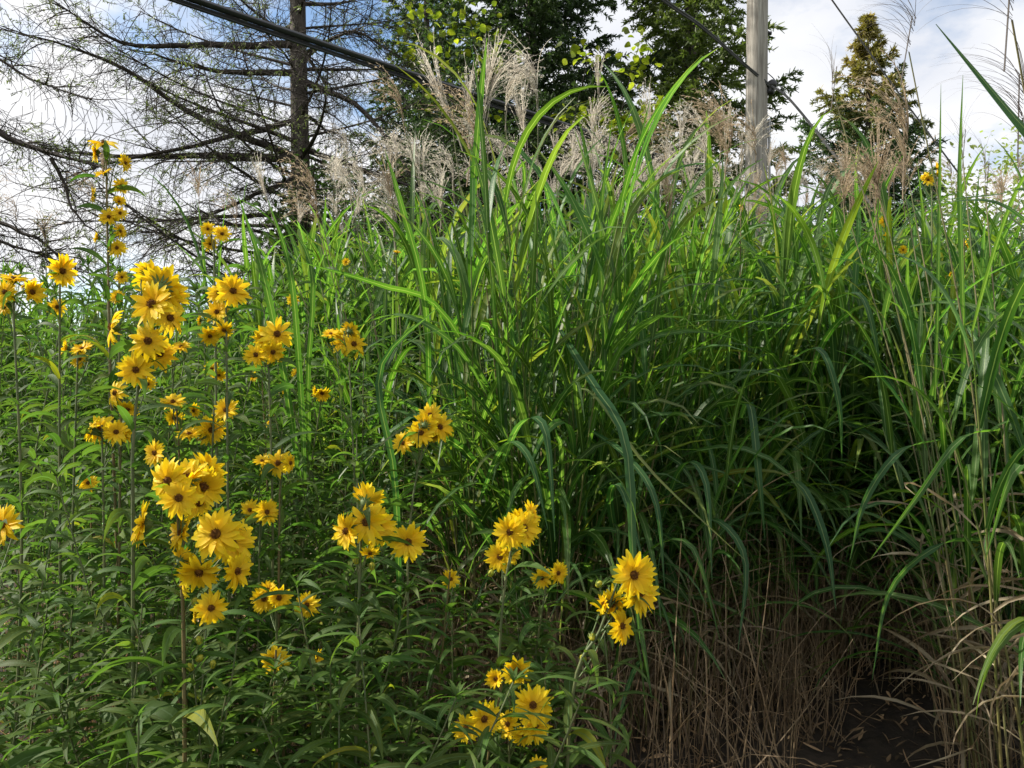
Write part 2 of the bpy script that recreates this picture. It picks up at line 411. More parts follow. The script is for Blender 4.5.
    return dict(st=cu, gl=gl, dl=dl, tops=C[:, -1], dirs=norm(C[:, -1] - C[:, -2]))

def clump_thing(c, name='silver_grass_clump', loc=(0, 0, 0), extra=None):
    root = empty(name, loc)
    if extra: extra(c)
    c['st'].build('stalks', M['culm'], root)
    c['gl'].build('leaf_blades', M['blade'], root)
    c['dl'].build('dry_leaves', M['dry'], root)
    return root

def px_of(o):
    return 512 + F * o.location.x / o.location.y

# --- prototypes for the massed clumps
protos = []
for i, (nc, rad, H, Lf, W, sp) in enumerate([(34, .34, 2.0, (.6, 1.05), .036, .10), (30, .32, 1.85, (.55, .95), .034, .06), (36, .38, 2.0, (.55, 1.0), .032, .14), (30, .36, 1.9, (.6, 1.0), .036, .08)]):
    protos.append(dict(c=clump(100 + i, nc, rad, H, Lf=Lf, Wd=W, spiky=sp, dens=12, dryz=.5), H=H))
for p in protos:
    p['me'] = (p['c']['st'].mesh('stalks', M['culm']), p['c']['gl'].mesh('leaf_blades', M['blade']), p['c']['dl'].mesh('dry_leaves', M['dry']))
def place_clump(k, x, y, sc, rz, nplume=0, brown=False, pl=None, pscale=1., ztop=None):
    p = protos[k]
    root = empty('silver_grass_clump', (x, y, 0), rz)
    for nm, me in zip(('stalks', 'leaf_blades', 'dry_leaves'), p['me']):
        o = bpy.data.objects.new(nm, me); col.objects.link(o); o.parent = root
    root.scale = (sc, sc, sc)
    tops = p['c']['tops']
    order = rng.permutation(len(tops))[:nplume]
    if nplume:
        mb = MB()
        Cs = []
        for j in order:
            kind = random.choices(('arch', 'fan', 'narrow'), (5, 3, 2))[0]
            me = random.choice((PLB if brown else PL)[kind])
            rise = random.uniform(.12, .55) if ztop is None else max(.08, (ztop + random.uniform(-.25, .12)) / sc - tops[j][2])
            t = tops[j] + np.array([random.gauss(0, .05), random.gauss(0, .05), rise])
            Cs.append(np.linspace(tops[j] - np.array([0, 0, .3]), t, 5))
            put_plume(root, me, tuple(t), random.choice((PI, PI, PI, 0)) - rz + random.gauss(0, .6), random.uniform(.8, 1.15) * pscale / sc, random.gauss(0, .1))
        tubes(mb, np.array(Cs), np.full((len(Cs), 5), .0026), 4, np.ones((len(Cs), 5, 3)) * .7)
        mb.build('plume_stalks', M['culm'], root)
    return root

def where(px):
    return ('at the far left', 'left of the spruce trunk', 'below the bare spruce trunk', 'left of centre', 'in the middle', 'left of the utility pole', 'under the utility pole', 'right of the utility pole', 'below the small spruce', 'at the right edge')[int(min(9, max(0, px / 102.4)))]

clumps = []
def reg(o, label, grp=None):
    tag(o, label, 'ornamental grass', grp); clumps.append(o); return o

# front row right of the hero clump, left to right
front = [(690, 4.35, 1.05), (742, 4.9, 1.12), (795, 4.75, 1.08), (858, 5.0, 1.12), (915, 4.85, 1.1), (968, 4.6, 1.06), (1035, 4.1, .98), (1090, 3.6, .92)]
flab = ['tall green grass clump just right of the big central clump, dry straw at its foot',
        'tall green grass clump directly in front of the utility pole, over tan dead canes',
        'tall green grass clump just right of the pole with drooping blades over dark ground',
        'tall green grass clump behind the dark bare soil patch, left of the small spruce',
        'tall green grass clump behind the dark bare soil patch, straight under the small spruce',
        'tall green grass clump right of the small spruce, arching blades over the shaded soil',
        'broad-bladed grass clump at the right edge with blades hanging out of the frame',
        'nearest grass clump cut by the right edge of the photo, lower half straw coloured']
for i, (px, d, s) in enumerate(front):
    q = P(px, 384, d)
    reg(place_clump((i + 1) % 4, q[0], d, s, U(0, 6.28)), flab[i], 'tall grass clumps of the front row')
# rows behind
row = 0
for d, step in ((5.7, .72), (6.6, .78), (7.7, .85), (9.0, .95)):
    row += 1
    x0 = (330 - 512) / F * d if row < 3 else (-30 - 512) / F * d
    x = x0
    while x < (1075 - 512) / F * d:
        px = 512 + F * x / d
        sc = (1.2 if row == 1 else 1.3) * random.uniform(.94, 1.06)
        zt = topz(random.uniform(155, 215), d)
        left = px < 330
        if left: sc *= .78
        np_ = 0
        if not left and row >= 2: np_ = (4 if px < 480 else 7) if px < 760 else (4 if 790 < px < 930 else 2)
        if left and row == 3: np_ = 2
        if np_ and left: zt = topz(random.uniform(190, 235), d)
        o = place_clump(int(rng.integers(4)), x + U(-.15, .15), d + U(-.2, .2), sc, U(0, 6.28), np_, brown=px > 770 or left, ztop=zt if np_ else None)
        rn = {1: 'second', 2: 'third', 3: 'fourth', 4: 'last'}[row]
        reg(o, f'grass clump in the {rn} row back, massed {where(px)}' + (', under plumes' if np_ else ''), f'grass clumps massed behind, {rn} row, {where(px)}')
        x += step * random.uniform(.85, 1.15)

# --- hero blades drawn as curves
def curve_blades(mb, specs, twist=.0):
    for pts, wd, tone, *rest in specs:
        C = spline([P(*p) for p in pts], 14)
        t = np.linspace(0, 1, 14)
        wv = np.minimum(1, .5 + 3 * t) * np.clip((1 - t) * 2.6, .04, 1) ** .8 * wd
        T = norm(np.gradient(C, axis=0))
        hint = np.array(rest[0]) if rest else np.array([1., .25, .25])
        side = np.broadcast_to(hint, C.shape).copy()
        ribbons(mb, C[None], side[None], wv[None], .14, (np.ones((14, 3)) * np.array(tone))[None])

# --- hero clump in the centre
G0 = (1, 1, 1); GL = (1.12, 1.14, 1.05); GB = (.85, .95, 1.5)
hx, hd = (535 - 512) / F * 3.85, 3.85
c = clump(9, 56, .42, 2.3, lean=.12, Lf=(.65, 1.15), Wd=.033, dens=12, spiky=.3, dryz=.6, drys=1.1)
def ex(c):
    mb = MB()
    curve_blades(mb, [
        ([(470, 330, 3.6), (473, 200, 3.5), (481, 95, 3.45), (487, 38, 3.4)], .030, GL),
        ([(500, 470, 3.2), (520, 425, 2.9), (545, 430, 2.75), (555, 540, 2.65)], .030, GB),
        ([(480, 500, 3.3), (505, 445, 3.0), (530, 460, 2.85), (548, 530, 2.8)], .026, GB),
        ([(560, 330, 3.4), (590, 380, 3.1), (625, 440, 2.9), (633, 560, 2.75), (640, 640, 2.75)], .034, GB),
        ([(590, 430, 3.3), (625, 455, 3.1), (655, 500, 2.95), (665, 590, 2.9)], .026, GB),
        ([(350, 330, 3.3), (400, 315, 3.1), (455, 345, 3.1), (490, 400, 3.2), (300, 268, 3.3)][:4], .022, GL),
        ([(520, 450, 3.6), (445, 315, 3.4), (380, 285, 3.25), (300, 262, 3.1)], .024, GL),
        ([(640, 385, 3.6), (700, 345, 3.3), (770, 315, 3.1), (815, 300, 3.0)], .020, GL),
        ([(640, 340, 3.5), (650, 300, 3.3), (700, 285, 3.2), (815, 287, 3.2)][:1] + [(690, 322, 3.3), (760, 322, 3.2), (815, 326, 3.2)], .012, GL),
        ([(490, 380, 3.5), (520, 310, 3.2), (560, 280, 3.1), (590, 275, 3.05)], .028, GL, (.3, 1, .4)),
        ([(600, 470, 3.4), (605, 350, 3.2), (600, 230, 3.2), (612, 120, 3.2)], .024, G0),
        ([(570, 400, 3.4), (600, 260, 3.2), (632, 170, 3.1), (650, 100, 3.1)], .020, GL),
        ([(560, 420, 3.5), (620, 330, 3.2), (668, 240, 3.1), (690, 180, 3.1)], .022, G0),
        ([(430, 430, 3.5), (425, 300, 3.3), (400, 200, 3.2), (385, 150, 3.2)], .024, GL),
        ([(300, 480, 3.3), (285, 380, 3.2), (262, 270, 3.15), (238, 195, 3.1)], .026, GL),
        ([(305, 480, 3.3), (300, 380, 3.3), (290, 270, 3.25), (268, 200, 3.2)], .024, GL),
        ([(310, 470, 3.4), (308, 380, 3.35), (312, 270, 3.3), (282, 215, 3.3)], .020, G0),
        ([(400, 620, 3.0), (395, 480, 2.9), (380, 370, 2.9), (440, 305, 2.9), (468, 350, 2.85)][:4], .024, GB),
        ([(600, 640, 3.5), (640, 560, 3.2), (690, 545, 3.0), (720, 640, 2.95)], .026, G0),
        ([(560, 560, 3.5), (545, 480, 3.2), (515, 490, 3.0), (500, 560, 2.95)], .024, GL),
        ([(650, 560, 3.6), (680, 470, 3.3), (705, 480, 3.1), (712, 580, 3.0)], .030, GB),
        ([(610, 700, 3.4), (630, 600, 3.2), (642, 640, 3.05), (652, 700, 3.0)], .022, GL),
        ([(620, 560, 3.5), (610, 500, 3.2), (622, 490, 3.0), (648, 580, 2.9)], .030, GB),
        ([(560, 400, 3.3), (590, 392, 3.1), (650, 470, 3.0), (745, 560, 2.95)], .012, (4.2, 2.0, 3.5)),
    ])
    v = [a - np.array([hx, hd, 0]) for a in mb.v]
    for a, f, u, cc in zip(v, mb.f, mb.uv, mb.c):
        pass
    off = c['gl'].n
    for a, f, u, cc in zip(v, mb.f, mb.uv, mb.c):
        c['gl'].v.append(a); c['gl'].f.append(f + off); c['gl'].uv.append(u); c['gl'].c.append(cc)
    c['gl'].n += mb.n
hero = clump_thing(c, loc=(hx, hd, 0), extra=ex)
reg(hero, 'biggest and tallest green grass clump in the centre of the photo, silver plumes on top', None)

def plume_on(root, base_xy, items, tone=.8):
    """items: (px, py, depth, mesh, facing, scale, tilt). Stalk from the clump base to each plume."""
    mb = MB(); rx, ry = root.location.x, root.location.y
    s = root.scale.x; rz = root.rotation_euler.z
    inv = (Matrix.Translation(root.location) @ Matrix.Rotation(rz, 4, 'Z') @ Matrix.Scale(s, 4)).inverted()
    for (px, py, d, me, ang, sc, tilt) in items:
        q = P(px, py, d)
        b = np.array([rx + .5 * (q[0] - rx) * random.uniform(.3, .6), ry + (d - ry) * .4, 0])
        mid = b * .45 + q * .55 + np.array([(b[0] - q[0]) * .12, 0, .05])
        C = spline([b, mid, q], 12)
        C = np.array([inv @ Vector(a) for a in C])
        tubes(mb, C[None], np.linspace(.0045, .0022, 12)[None] / s, 5, np.ones((1, 12, 3)) * tone)
        put_plume(root, me, tuple(inv @ Vector(q)), ang - rz, sc / s, tilt)
    mb.build('plume_stalks', M['culm'], root)
A, Fn, Nw = PL['arch'], PL['fan'], PL['narrow']
plume_on(hero, None, [
    (484, 112, 3.7, Nw[0], 0, .95, .1), (488, 105, 3.7, A[0], 0, .8, .1), (505, 112, 3.8, A[1], 0, .78, 0), (538, 100, 3.8, A[2], PI, .8, 0),
    (452, 125, 3.9, Nw[1], 0, 1.15, -.38), (404, 118, 4.0, PLB['arch'][0], PI, .8, .1), (468, 128, 3.8, Nw[2], 0, .75, 0),
    (472, 160, 3.7, PLB['arch'][1], PI, 1.05, -.2), (526, 150, 4.0, Nw[0], 0, .9, -.15), (615, 168, 3.6, PLB['arch'][2], 0, 1.0, .25),
    (598, 95, 4.2, Nw[1], 0, .6, 0), (486, 205, 3.7, Fn[0], 0, .7, .2), (440, 215, 3.9, Fn[1], 0, .7, 0)])

# second clump left of the hero, thinner
def special(seed, px, d, nc, rad, H, label, plumes=None, extra_specs=None, **kw):
    x = (px - 512) / F * d
    c = clump(seed, nc, rad, H, **kw)
    if extra_specs:
        mb = MB(); curve_blades(mb, extra_specs)
        off = c['gl'].n
        for a, f, u, cc in zip(mb.v, mb.f, mb.uv, mb.c):
            c['gl'].v.append(a - np.array([x, d, 0])); c['gl'].f.append(f + off); c['gl'].uv.append(u); c['gl'].c.append(cc)
        c['gl'].n += mb.n
    o = clump_thing(c, loc=(x, d, 0)); reg(o, label)
    if plumes: plume_on(o, None, plumes)
    return o
special(21, 420, 4.6, 30, .4, 1.75, 'grass clump at the left shoulder of the tall central clump, drooping tan plumes',
        plumes=[(318, 205, 4.4, PLB['arch'][0], PI, .95, .1), (322, 235, 4.4, PLB['arch'][2], PI, .9, .1), (352, 200, 4.6, A[1], PI, .8, 0), (358, 215, 4.6, Fn[0], 0, .7, 0), (392, 205, 4.5, PLB['fan'][1], 0, .8, -.2),
                (395, 235, 4.5, A[0], PI, .8, 0), (420, 175, 4.7, A[2], PI, .8, 0), (268, 205, 4.8, Nw[0], 0, .8, -.3)], Lf=(.5, .85), spiky=.12)
special(27, 610, 4.4, 34, .42, 2.0, 'grass clump at the right shoulder of the tall central clump',
        plumes=[(669, 240, 3.7, PLB['narrow'][1], 0, .95, 0), (706, 160, 4.4, A[0], PI, .95, -.1), (728, 165, 4.5, PLB['arch'][1], PI, 1.15, -.2), (722, 150, 4.6, PLB['arch'][0], PI, 1.1, -.1), (757, 160, 4.4, PLB['arch'][2], PI, .85, 0),
                (740, 175, 4.5, Nw[0], 0, .7, .1), (660, 190, 4.8, A[1], 0, .9, 0), (690, 195, 4.9, Fn[1], 0, .9, 0), (640, 190, 4.8, Fn[2], 0, .9, 0)], Lf=(.6, 1.0), spiky=.2, drys=1.2, dryz=.75, Wd=.029)
special(24, 640, 3.75, 14, .30, 1.5, 'short clump of green and straw blades in front of the big central clump', Lf=(.5, .9), spiky=.2, drys=2.2, dryz=.6)
# right: near clump standing close to the camera, mostly outside the frame, and its hanging blades
special(23, 1045, 3.0, 18, .26, 1.75, 'grass clump nearest the camera on the right with silhouette-toned feathery plumes against the sky',
        plumes=[(1012, 20, 1.75, PLD[0], PI, .95, -.15), (1022, 120, 2.0, PLD[1], PI, .9, -.1), (1030, 160, 2.0, PLF[0], PI, .9, 0),
                (909, 52, 2.7, PLD[2], PI, .95, -.25), (832, 88, 3.2, PLF[1], 0, .75, .05), (962, 150, 3.4, PLF[0], 0, .75, 0), (985, 185, 3.2, PLF[1], 0, .8, 0),
                (882, 200, 3.6, PLB['arch'][0], PI, 1.0, .2), (906, 165, 3.5, PLB['arch'][1], PI, 1.25, -.1), (875, 215, 3.8, PLB['narrow'][2], 0, 1.1, .05), (905, 195, 3.8, PLB['fan'][0], PI, .9, 0), (845, 205, 3.8, PLB['fan'][2], PI, .8, 0)],
        extra_specs=[([(1075, 520, 2.95), (1130, 300, 2.2), (1060, 175, 1.75), (1000, 100, 1.75), (936, 24, 1.8)], .030, GB),
                     ([(965, 420, 3.0), (963, 300, 2.9), (960, 180, 2.9), (963, 75, 2.9)], .022, G0),
                     ([(935, 400, 3.0), (938, 300, 3.0), (940, 180, 3.0), (941, 84, 3.0)], .016, G0),
                     ([(1080, 560, 2.5), (1050, 480, 2.4), (1015, 470, 2.3), (985, 560, 2.25)], .030, GL),
                     ([(1000, 430, 2.8), (960, 440, 2.6), (915, 500, 2.5), (870, 560, 2.45)], .020, GL),
                     ([(990, 540, 3.1), (940, 545, 2.95), (890, 590, 2.9), (872, 680, 2.85)], .024, GB),
                     ([(940, 440, 3.2), (900, 452, 3.0), (865, 500, 2.9), (850, 560, 2.85)], .026, GB),
                     ([(770, 490, 3.6), (800, 485, 3.4), (825, 540, 3.2), (836, 610, 3.1)], .034, GB),
                     ([(740, 420, 3.8), (750, 405, 3.5), (758, 470, 3.3), (765, 540, 3.3)], .034, GB),
                     ([(790, 360, 3.6), (820, 350, 3.4), (838, 400, 3.3), (842, 460, 3.3)], .030, GB),
                     ([(830, 300, 3.7), (860, 295, 3.5), (875, 340, 3.4), (878, 380, 3.4)], .026, GB),
                     ([(690, 540, 3.6), (715, 520, 3.3), (745, 560, 3.2), (738, 650, 3.1)], .030, GB),
                     ([(1100, 330, 2.4), (1040, 200, 2.4), (990, 195, 2.4), (900, 205, 2.4)], .014, G0),
                     ([(1090, 300, 2.4), (1020, 215, 2.3), (960, 200, 2.3), (880, 225, 2.35)], .012, GB)],
        Lf=(.6, 1.0), spiky=.1, Wd=.028)

# ------------------------------------------------------------------ sunflowers
def lathe(mb, prof, n, c=(1, 1, 1), wob=0.):
    prof = np.array(prof, float); K = len(prof)
    a = np.linspace(0, 2 * PI, n + 1)
    R = prof[:, 0][:, None] * (1 + wob * np.sin(a * 5)[None])
    V = np.stack([R * np.cos(a), R * np.sin(a), np.broadcast_to(prof[:, 1][:, None], R.shape)], -1)
    idx = np.arange(K * (n + 1)).reshape(K, n + 1)
    f = np.stack([idx[:-1, :-1], idx[:-1, 1:], idx[1:, 1:], idx[1:, :-1]], -1)
    uv = np.stack(np.meshgrid(np.linspace(0, 1, n + 1), np.linspace(0, 1, K)), -1)
    mb.add(V, f, uv, np.ones(V.shape) * np.array(c))

def petals_mesh(seed, n=17, layers=2, openness=1.0, L=.037, droop=.25):
    r = np.random.default_rng(seed); mb = MB()
    for k in range(layers):
        m = n if k == 0 else int(n * .7)
        az = np.arange(m) * 2 * PI / m + r.normal(0, .10, m) + k * .2
        t0 = r.normal(1.42 - .18 * k, .10, m) * (1 if openness > .9 else openness)
        bend = r.normal(droop, .30, m)
        P0 = np.stack([.0075 * np.cos(az), .0075 * np.sin(az), np.full(m, -.001 + .0015 * k)], -1)
        tn = np.ones((m, 6, 3)) * r.uniform(.88, 1.06, (m, 1, 1)) * np.array([1, 1, 1]) * np.stack([np.ones(6), np.linspace(.86, 1.03, 6), np.ones(6)], -1)[None]
        blades(mb, P0, az, t0, bend, r.uniform(.82, 1.08, m) * L * (1 - .1 * k), r.uniform(.010, .0135, m), K=6, p=1.3, curl=r.normal(0, .16, m), tw0=r.normal(0, .22, m), tw1=r.normal(0, .3, m), cup=.10, prof='petal', c0=tn)
    return mb.mesh('flower_head', M['petal'])
PM = [petals_mesh(200 + i, n=19 + i % 4) for i in range(6)] + [petals_mesh(240 + i, n=17 + i, droop=.9, layers=1 + i % 2) for i in range(3)]
PC = [petals_mesh(220 + i, n=19, openness=.62, L=.034) for i in range(3)]      # half open, cup shaped
mb = MB(); lathe(mb, [(.0002, .0058), (.004, .0054), (.0075, .0035), (.0092, .0008), (.0085, -.002)], 14, wob=.03)
r_ = np.random.default_rng(5)
az = r_.uniform(0, 2 * PI, 60); rr = .0088 * np.sqrt(r_.random(60))
blades(mb, np.stack([rr * np.cos(az), rr * np.sin(az), .0052 - 50 * rr ** 2], -1), az, rr * 70, rr * 30, np.full(60, .0042), np.full(60, .0014), K=3, cup=0, prof='thread', c0=np.ones((60, 3, 3)) * r_.uniform(.8, 2.6, (60, 1, 1)), rings3=False)
DM = mb.mesh('disc', M['disc'])
mb = MB(); lathe(mb, [(.0025, -.016), (.006, -.013), (.0095, -.007), (.0105, -.0015)], 12)
az = np.arange(16) * 2 * PI / 16
blades(mb, np.stack([.008 * np.cos(az), .008 * np.sin(az), np.full(16, -.007)], -1), az, np.full(16, 1.0) + (np.arange(16) % 3) * .25, np.full(16, .7), np.full(16, .017), np.full(16, .0042), K=4, cup=.1, prof='leaf')
CM = mb.mesh('calyx', M['calyx'])
mb = MB(); lathe(mb, [(.002, -.012), (.006, -.010), (.0085, -.004), (.0085, .002), (.006, .008), (.002, .011), (.0003, .0115)], 10, c=(1, 1, 1))
az = np.arange(10) * .63
blades(mb, np.stack([.0075 * np.cos(az), .0075 * np.sin(az), np.full(10, -.008)], -1), az, np.full(10, .5), np.full(10, -.5), np.full(10, .018), np.full(10, .004), K=4, cup=.1, prof='leaf', c0=np.ones((10, 4, 3)) * np.array([.35, .5, 1]))
BM = mb.mesh('bud', M['bud'])

FACE = {'f': (0, -1, .22), 'l': (-.9, -.35, .15), 'r': (.9, -.35, .15), 'u': (.1, -.45, .9), 'd': (.15, -.75, -.5), 'b': (.25, .75, .45), 'p': (-.55, -.8, .2), 'q': (.55, -.8, .2), 'v': (-.3, -.5, .8)}
def put_flower(parent, loc, face, sc, rnd):
    v = Vector(FACE[face]) + Vector((rnd.gauss(0, .14), rnd.gauss(0, .1), rnd.gauss(0, .12)))
    q = v.to_track_quat('Z', 'Y').to_matrix().to_4x4() @ Matrix.Rotation(rnd.uniform(0, 6.28), 4, 'Z')
    me = rnd.choice(PM) if rnd.random() > .15 else rnd.choice(PC)
    o = bpy.data.objects.new('flower_head', me); col.objects.link(o); o.parent = parent
    m = q; m.translation = Vector(loc); m = m @ Matrix.Scale(sc, 4); o.matrix_local = m
    for nm, mm in (('disc', DM), ('calyx', CM)):
        s = bpy.data.objects.new(nm, mm); col.objects.link(s); s.parent = o; s.scale = (.86, .86, 1.05) if nm == 'disc' else (1, 1, 1)
    return v.normalized()

def stem_leaves(mb, C, r, z0, z1, dens, L=(.20, .36), W=.038, dry=False):
    """alternate lance-shaped arching leaves along a stem centre line C [K,3]"""
    K = len(C); zz = C[:, 2]
    n = max(3, int((z1 - z0) * dens))
    z = np.linspace(z0, z1, n) + r.normal(0, .008, n)
    Q = np.stack([np.interp(z, zz, C[:, 0]), np.interp(z, zz, C[:, 1]), z], -1)
    az = np.arange(n) * 2.4 + r.uniform(0, 6) + r.normal(0, .3, n)
    up = np.clip((z - z0) / max(.1, z1 - z0), 0, 1)
    Ls = r.uniform(*L, n) * (1 - .45 * up ** 2)
    tone = r.uniform(.72, 1.25, (n, 1, 1)) * np.stack([r.uniform(.85, 1.25, n), np.ones(n), np.ones(n)], -1)[:, None] * np.ones((n, 8, 1))
    yl = r.random(n) < .025
    tone[yl] *= np.array([3.2, 1.9, .8])
    blades(mb, Q, az, r.uniform(.45, 1.1, n), r.uniform(.9, 2.4, n), Ls, W * r.uniform(.6, 1.1, n) * (1 - .3 * up), K=8, p=1.2, curl=r.normal(0, .25, n), tw0=r.normal(0, .35, n), tw1=r.normal(0, .9, n), cup=.12, prof='leaf', c0=tone)

def sunflower(d, top, base, flowers, label, buds=(), seed=0, mids=(), dens=24, group=None, leafL=(.16, .27), z0=None, fd=.09):
    """top/base/mids in pixels at depth d; flowers (px, py, size_px, face[, depth offset])"""
    r = np.random.default_rng(1000 + seed); rnd = random.Random(1000 + seed)
    T = P(*top, d); B = P(base, 384, d + rnd.uniform(-.1, .15)); B[2] = -.03
    pts = [B] + [P(*m, d) for m in mids] + [T]
    if not mids: pts.insert(1, B * .45 + T * .55 + np.array([rnd.gauss(0, .03), rnd.gauss(0, .03), 0]))
    C = spline(pts, 16)
    root = empty('sunflower_plant', tuple(C[0]))
    off = C[0].copy()
    C = C - off
    mb = MB()
    tubes(mb, C[None], np.linspace(.0060, .0030, 16)[None], 6, np.ones((1, 16, 3)) * (np.array([1.3, .85, .8]) if rnd.random() < .4 else np.array([1, 1, 1])))
    lv = MB()
    stem_leaves(lv, C, r, .35 if z0 is None else z0, C[-1][2] - .04, dens, leafL)
    for fl in flowers:
        px, py, s, fc = fl[:4]; dd = d + (fl[4] if len(fl) > 4 else rnd.uniform(-.04, .04))
        q = P(px, py, dd) - off
        sc = s / F * dd / fd * (1.3 if s >= 30 else 1.2)
        v = np.array(put_flower(root, q, fc, sc, rnd))
        # peduncle leaves the stem lower down
        zj = min(q[2] - rnd.uniform(.07, .16), C[-1][2] - .01)
        j = np.array([np.interp(zj, C[:, 2], C[:, 0]), np.interp(zj, C[:, 2], C[:, 1]), zj])
        e = q - v * .014 * sc
        dist = np.linalg.norm(e - j)
        if dist > .45:
            j = np.array([np.interp(q[2] - .3, C[:, 2], C[:, 0]), np.interp(q[2] - .3, C[:, 2], C[:, 1]), q[2] - .3])
        S = spline([j, j * .5 + (e - v * .03) * .5 + np.array([0, 0, -.01]), e - v * .03, e], 9)
        tubes(mb, S[None], np.full((1, 9), .0019), 5, np.ones((1, 9, 3)) * np.array([.9, 1.1, .8]))
        if rnd.random() < .8:
            n = 2
            blades(lv, S[[3, 6]], np.array([rnd.uniform(0, 6), rnd.uniform(0, 6)]), np.array([.7, .9]), np.array([1., 1.2]), np.array([.07, .05]), np.array([.011, .009]), K=8, cup=.15, prof='leaf')
    for (px, py) in buds:
        q = P(px, py, d) - off
        o = bpy.data.objects.new('bud', BM); col.objects.link(o); o.parent = root; o.location = q
        o.rotation_euler = (rnd.gauss(0, .4), rnd.gauss(0, .4), 0); o.scale = (.95,) * 3
        zj = min(q[2] - .05, C[-1][2] - .01)
        j = np.array([np.interp(zj, C[:, 2], C[:, 0]), np.interp(zj, C[:, 2], C[:, 1]), zj])
        S = spline([j, (j + q) / 2 + np.array([0, 0, -.012]), q - np.array([0, 0, .01])], 7)
        tubes(mb, S[None], np.full((1, 7), .0016), 5)
    mb.build('stem', M['sstem'], root)
    lv.build('leaves', M['sleaf'], root)
    tag(root, label, 'sunflower', group)
    return root

sunflower(2.9, (106, 150), 128, [(104, 143, 27, 'u'), (96, 152, 20, 'l'), (125, 163, 17, 'r'), (104, 173, 17, 'v'), (121, 186, 16, 'r'), (93, 195, 16, 'l'), (119, 202, 14, 'q'), (109, 217, 18, 'f'), (120, 213, 15, 'q'), (120, 231, 15, 'r'), (98, 238, 13, 'l'), (117, 248, 18, 'f')],
          'tallest yellow sunflower stalk at the left, its chain of small blooms standing against the sky', mids=[(112, 420), (108, 260)], seed=1, z0=.5, dens=16)
sunflower(3.1, (214, 240), 222, [(208, 229, 14, 'f'), (222, 234, 17, 'q'), (210, 244, 14, 'f')],
          'thin sunflower stalk with three small blooms against the sky beside the tall upright grass blades', seed=2, mids=[(216, 380)], z0=.5)
sunflower(2.7, (60, 268), 66, [(62, 271, 30, 'r'), (57, 307, 18, 'q')], 'sunflower with one drooping side-on bloom, second stalk from the left edge at the top', seed=3)
sunflower(2.6, (12, 276), 8, [(14, 279, 24, 'u'), (5, 292, 24, 'f'), (4, 308, 16, 'f'), (32, 292, 26, 'r'), (28, 284, 18, 'v')], 'sunflower cut by the left edge, a bunch of five blooms near its top', seed=4)
sunflower(2.15, (150, 288), 134, [(161, 288, 42, 'b', .03), (152, 304, 40, 'f', -.05), (170, 318, 32, 'r'), (148, 341, 34, 'f', -.04), (160, 354, 30, 'q', .03), (136, 370, 30, 'f', -.03), (112, 327, 34, 'l'), (148, 384, 15, 'd'), (181, 347, 18, 'u'), (168, 296, 34, 'q', .04), (150, 275, 30, 'b', .05)],
          'sunflower topped by the biggest upper cluster, about eight large overlapping yellow blooms', seed=5, mids=[(133, 540), (134, 430)])
sunflower(2.9, (119, 275), 118, [(122, 277, 13, 'f'), (117, 297, 14, 'f')], 'thin sunflower stalk with two tiny blooms just left of the big upper cluster', seed=6)
sunflower(2.6, (226, 288), 232, [(219, 293, 22, 'f'), (233, 291, 30, 'q'), (217, 312, 24, 'f'), (224, 330, 20, 'd'), (210, 336, 20, 'd'), (200, 320, 12, 'l')],
          'sunflower with six clustered blooms just right of the big upper cluster', seed=7)
sunflower(2.65, (268, 335), 262, [(264, 339, 26, 'f'), (277, 334, 30, 'q'), (256, 355, 23, 'f'), (273, 352, 24, 'd')], 'sunflower with a tight group of four blooms in front of the tall upright grass blades', seed=8, dens=18)
sunflower(2.9, (78, 345), 72, [(67, 348, 18, 'l'), (82, 349, 22, 'u'), (80, 359, 18, 'f')], 'sunflower with three small ragged blooms at the left, below the drooping side-on bloom', seed=9)
sunflower(2.7, (121, 392), 112, [(115, 393, 26, 'p'), (128, 409, 20, 'd')], 'sunflower stalk with a left-facing bloom above a nodding one, under the big upper cluster', seed=10)
sunflower(2.6, (102, 425), 92, [(100, 429, 28, 'f'), (92, 430, 24, 'l'), (116, 432, 24, 'q'), (127, 436, 15, 'r')], 'sunflower with a flat row of four blooms at the left, halfway up', seed=11)
sunflower(2.7, (176, 396), 186, [(173, 402, 24, 'u'), (174, 418, 18, 'd'), (193, 411, 16, 'r')], 'sunflower with three blooms, one nodding, midway between the two big clusters', seed=12)
sunflower(2.7, (214, 408), 206, [(226, 410, 24, 'f'), (189, 434, 24, 'u'), (211, 430, 28, 'q'), (205, 437, 18, 'b')], 'sunflower with four spread blooms midway up, right of the three with the nodding one', seed=13)
sunflower(3.4, (215, 362), 216, [(212, 369, 16, 'f'), (219, 375, 14, 'd')], 'small pair of orange-yellow sunflower blooms under the six-bloom cluster', seed=14)
sunflower(2.0, (176, 470), 186, [(155, 453, 26, 'p', .08), (168, 481, 40, 'f', -.06), (187, 478, 40, 'u', 0), (203, 487, 42, 'q', .05), (179, 498, 36, 'f', -.08), (199, 503, 34, 'r', .02), (143, 524, 40, 'l'), (181, 532, 32, 'p', 0), (216, 534, 46, 'f', -.06), (232, 543, 40, 'q', .04), (181, 560, 28, 'b'), (199, 572, 38, 'd', -.06), (184, 578, 36, 'l'), (237, 571, 34, 'r'), (211, 608, 30, 'q'), (196, 616, 16, 'l'), (207, 470, 34, 'b', .08)],
          'nearest sunflower at lower left carrying the largest cluster of big overlapping blooms', buds=[(195, 601), (199, 640), (200, 658), (190, 667), (213, 664), (208, 623)], seed=15, mids=[(184, 660), (180, 560)], dens=26, leafL=(.18, .31))
sunflower(2.6, (260, 508), 268, [(250, 510, 21, 'f'), (267, 512, 24, 'q')], 'sunflower with a side-by-side pair of blooms just right of the largest cluster', seed=16)
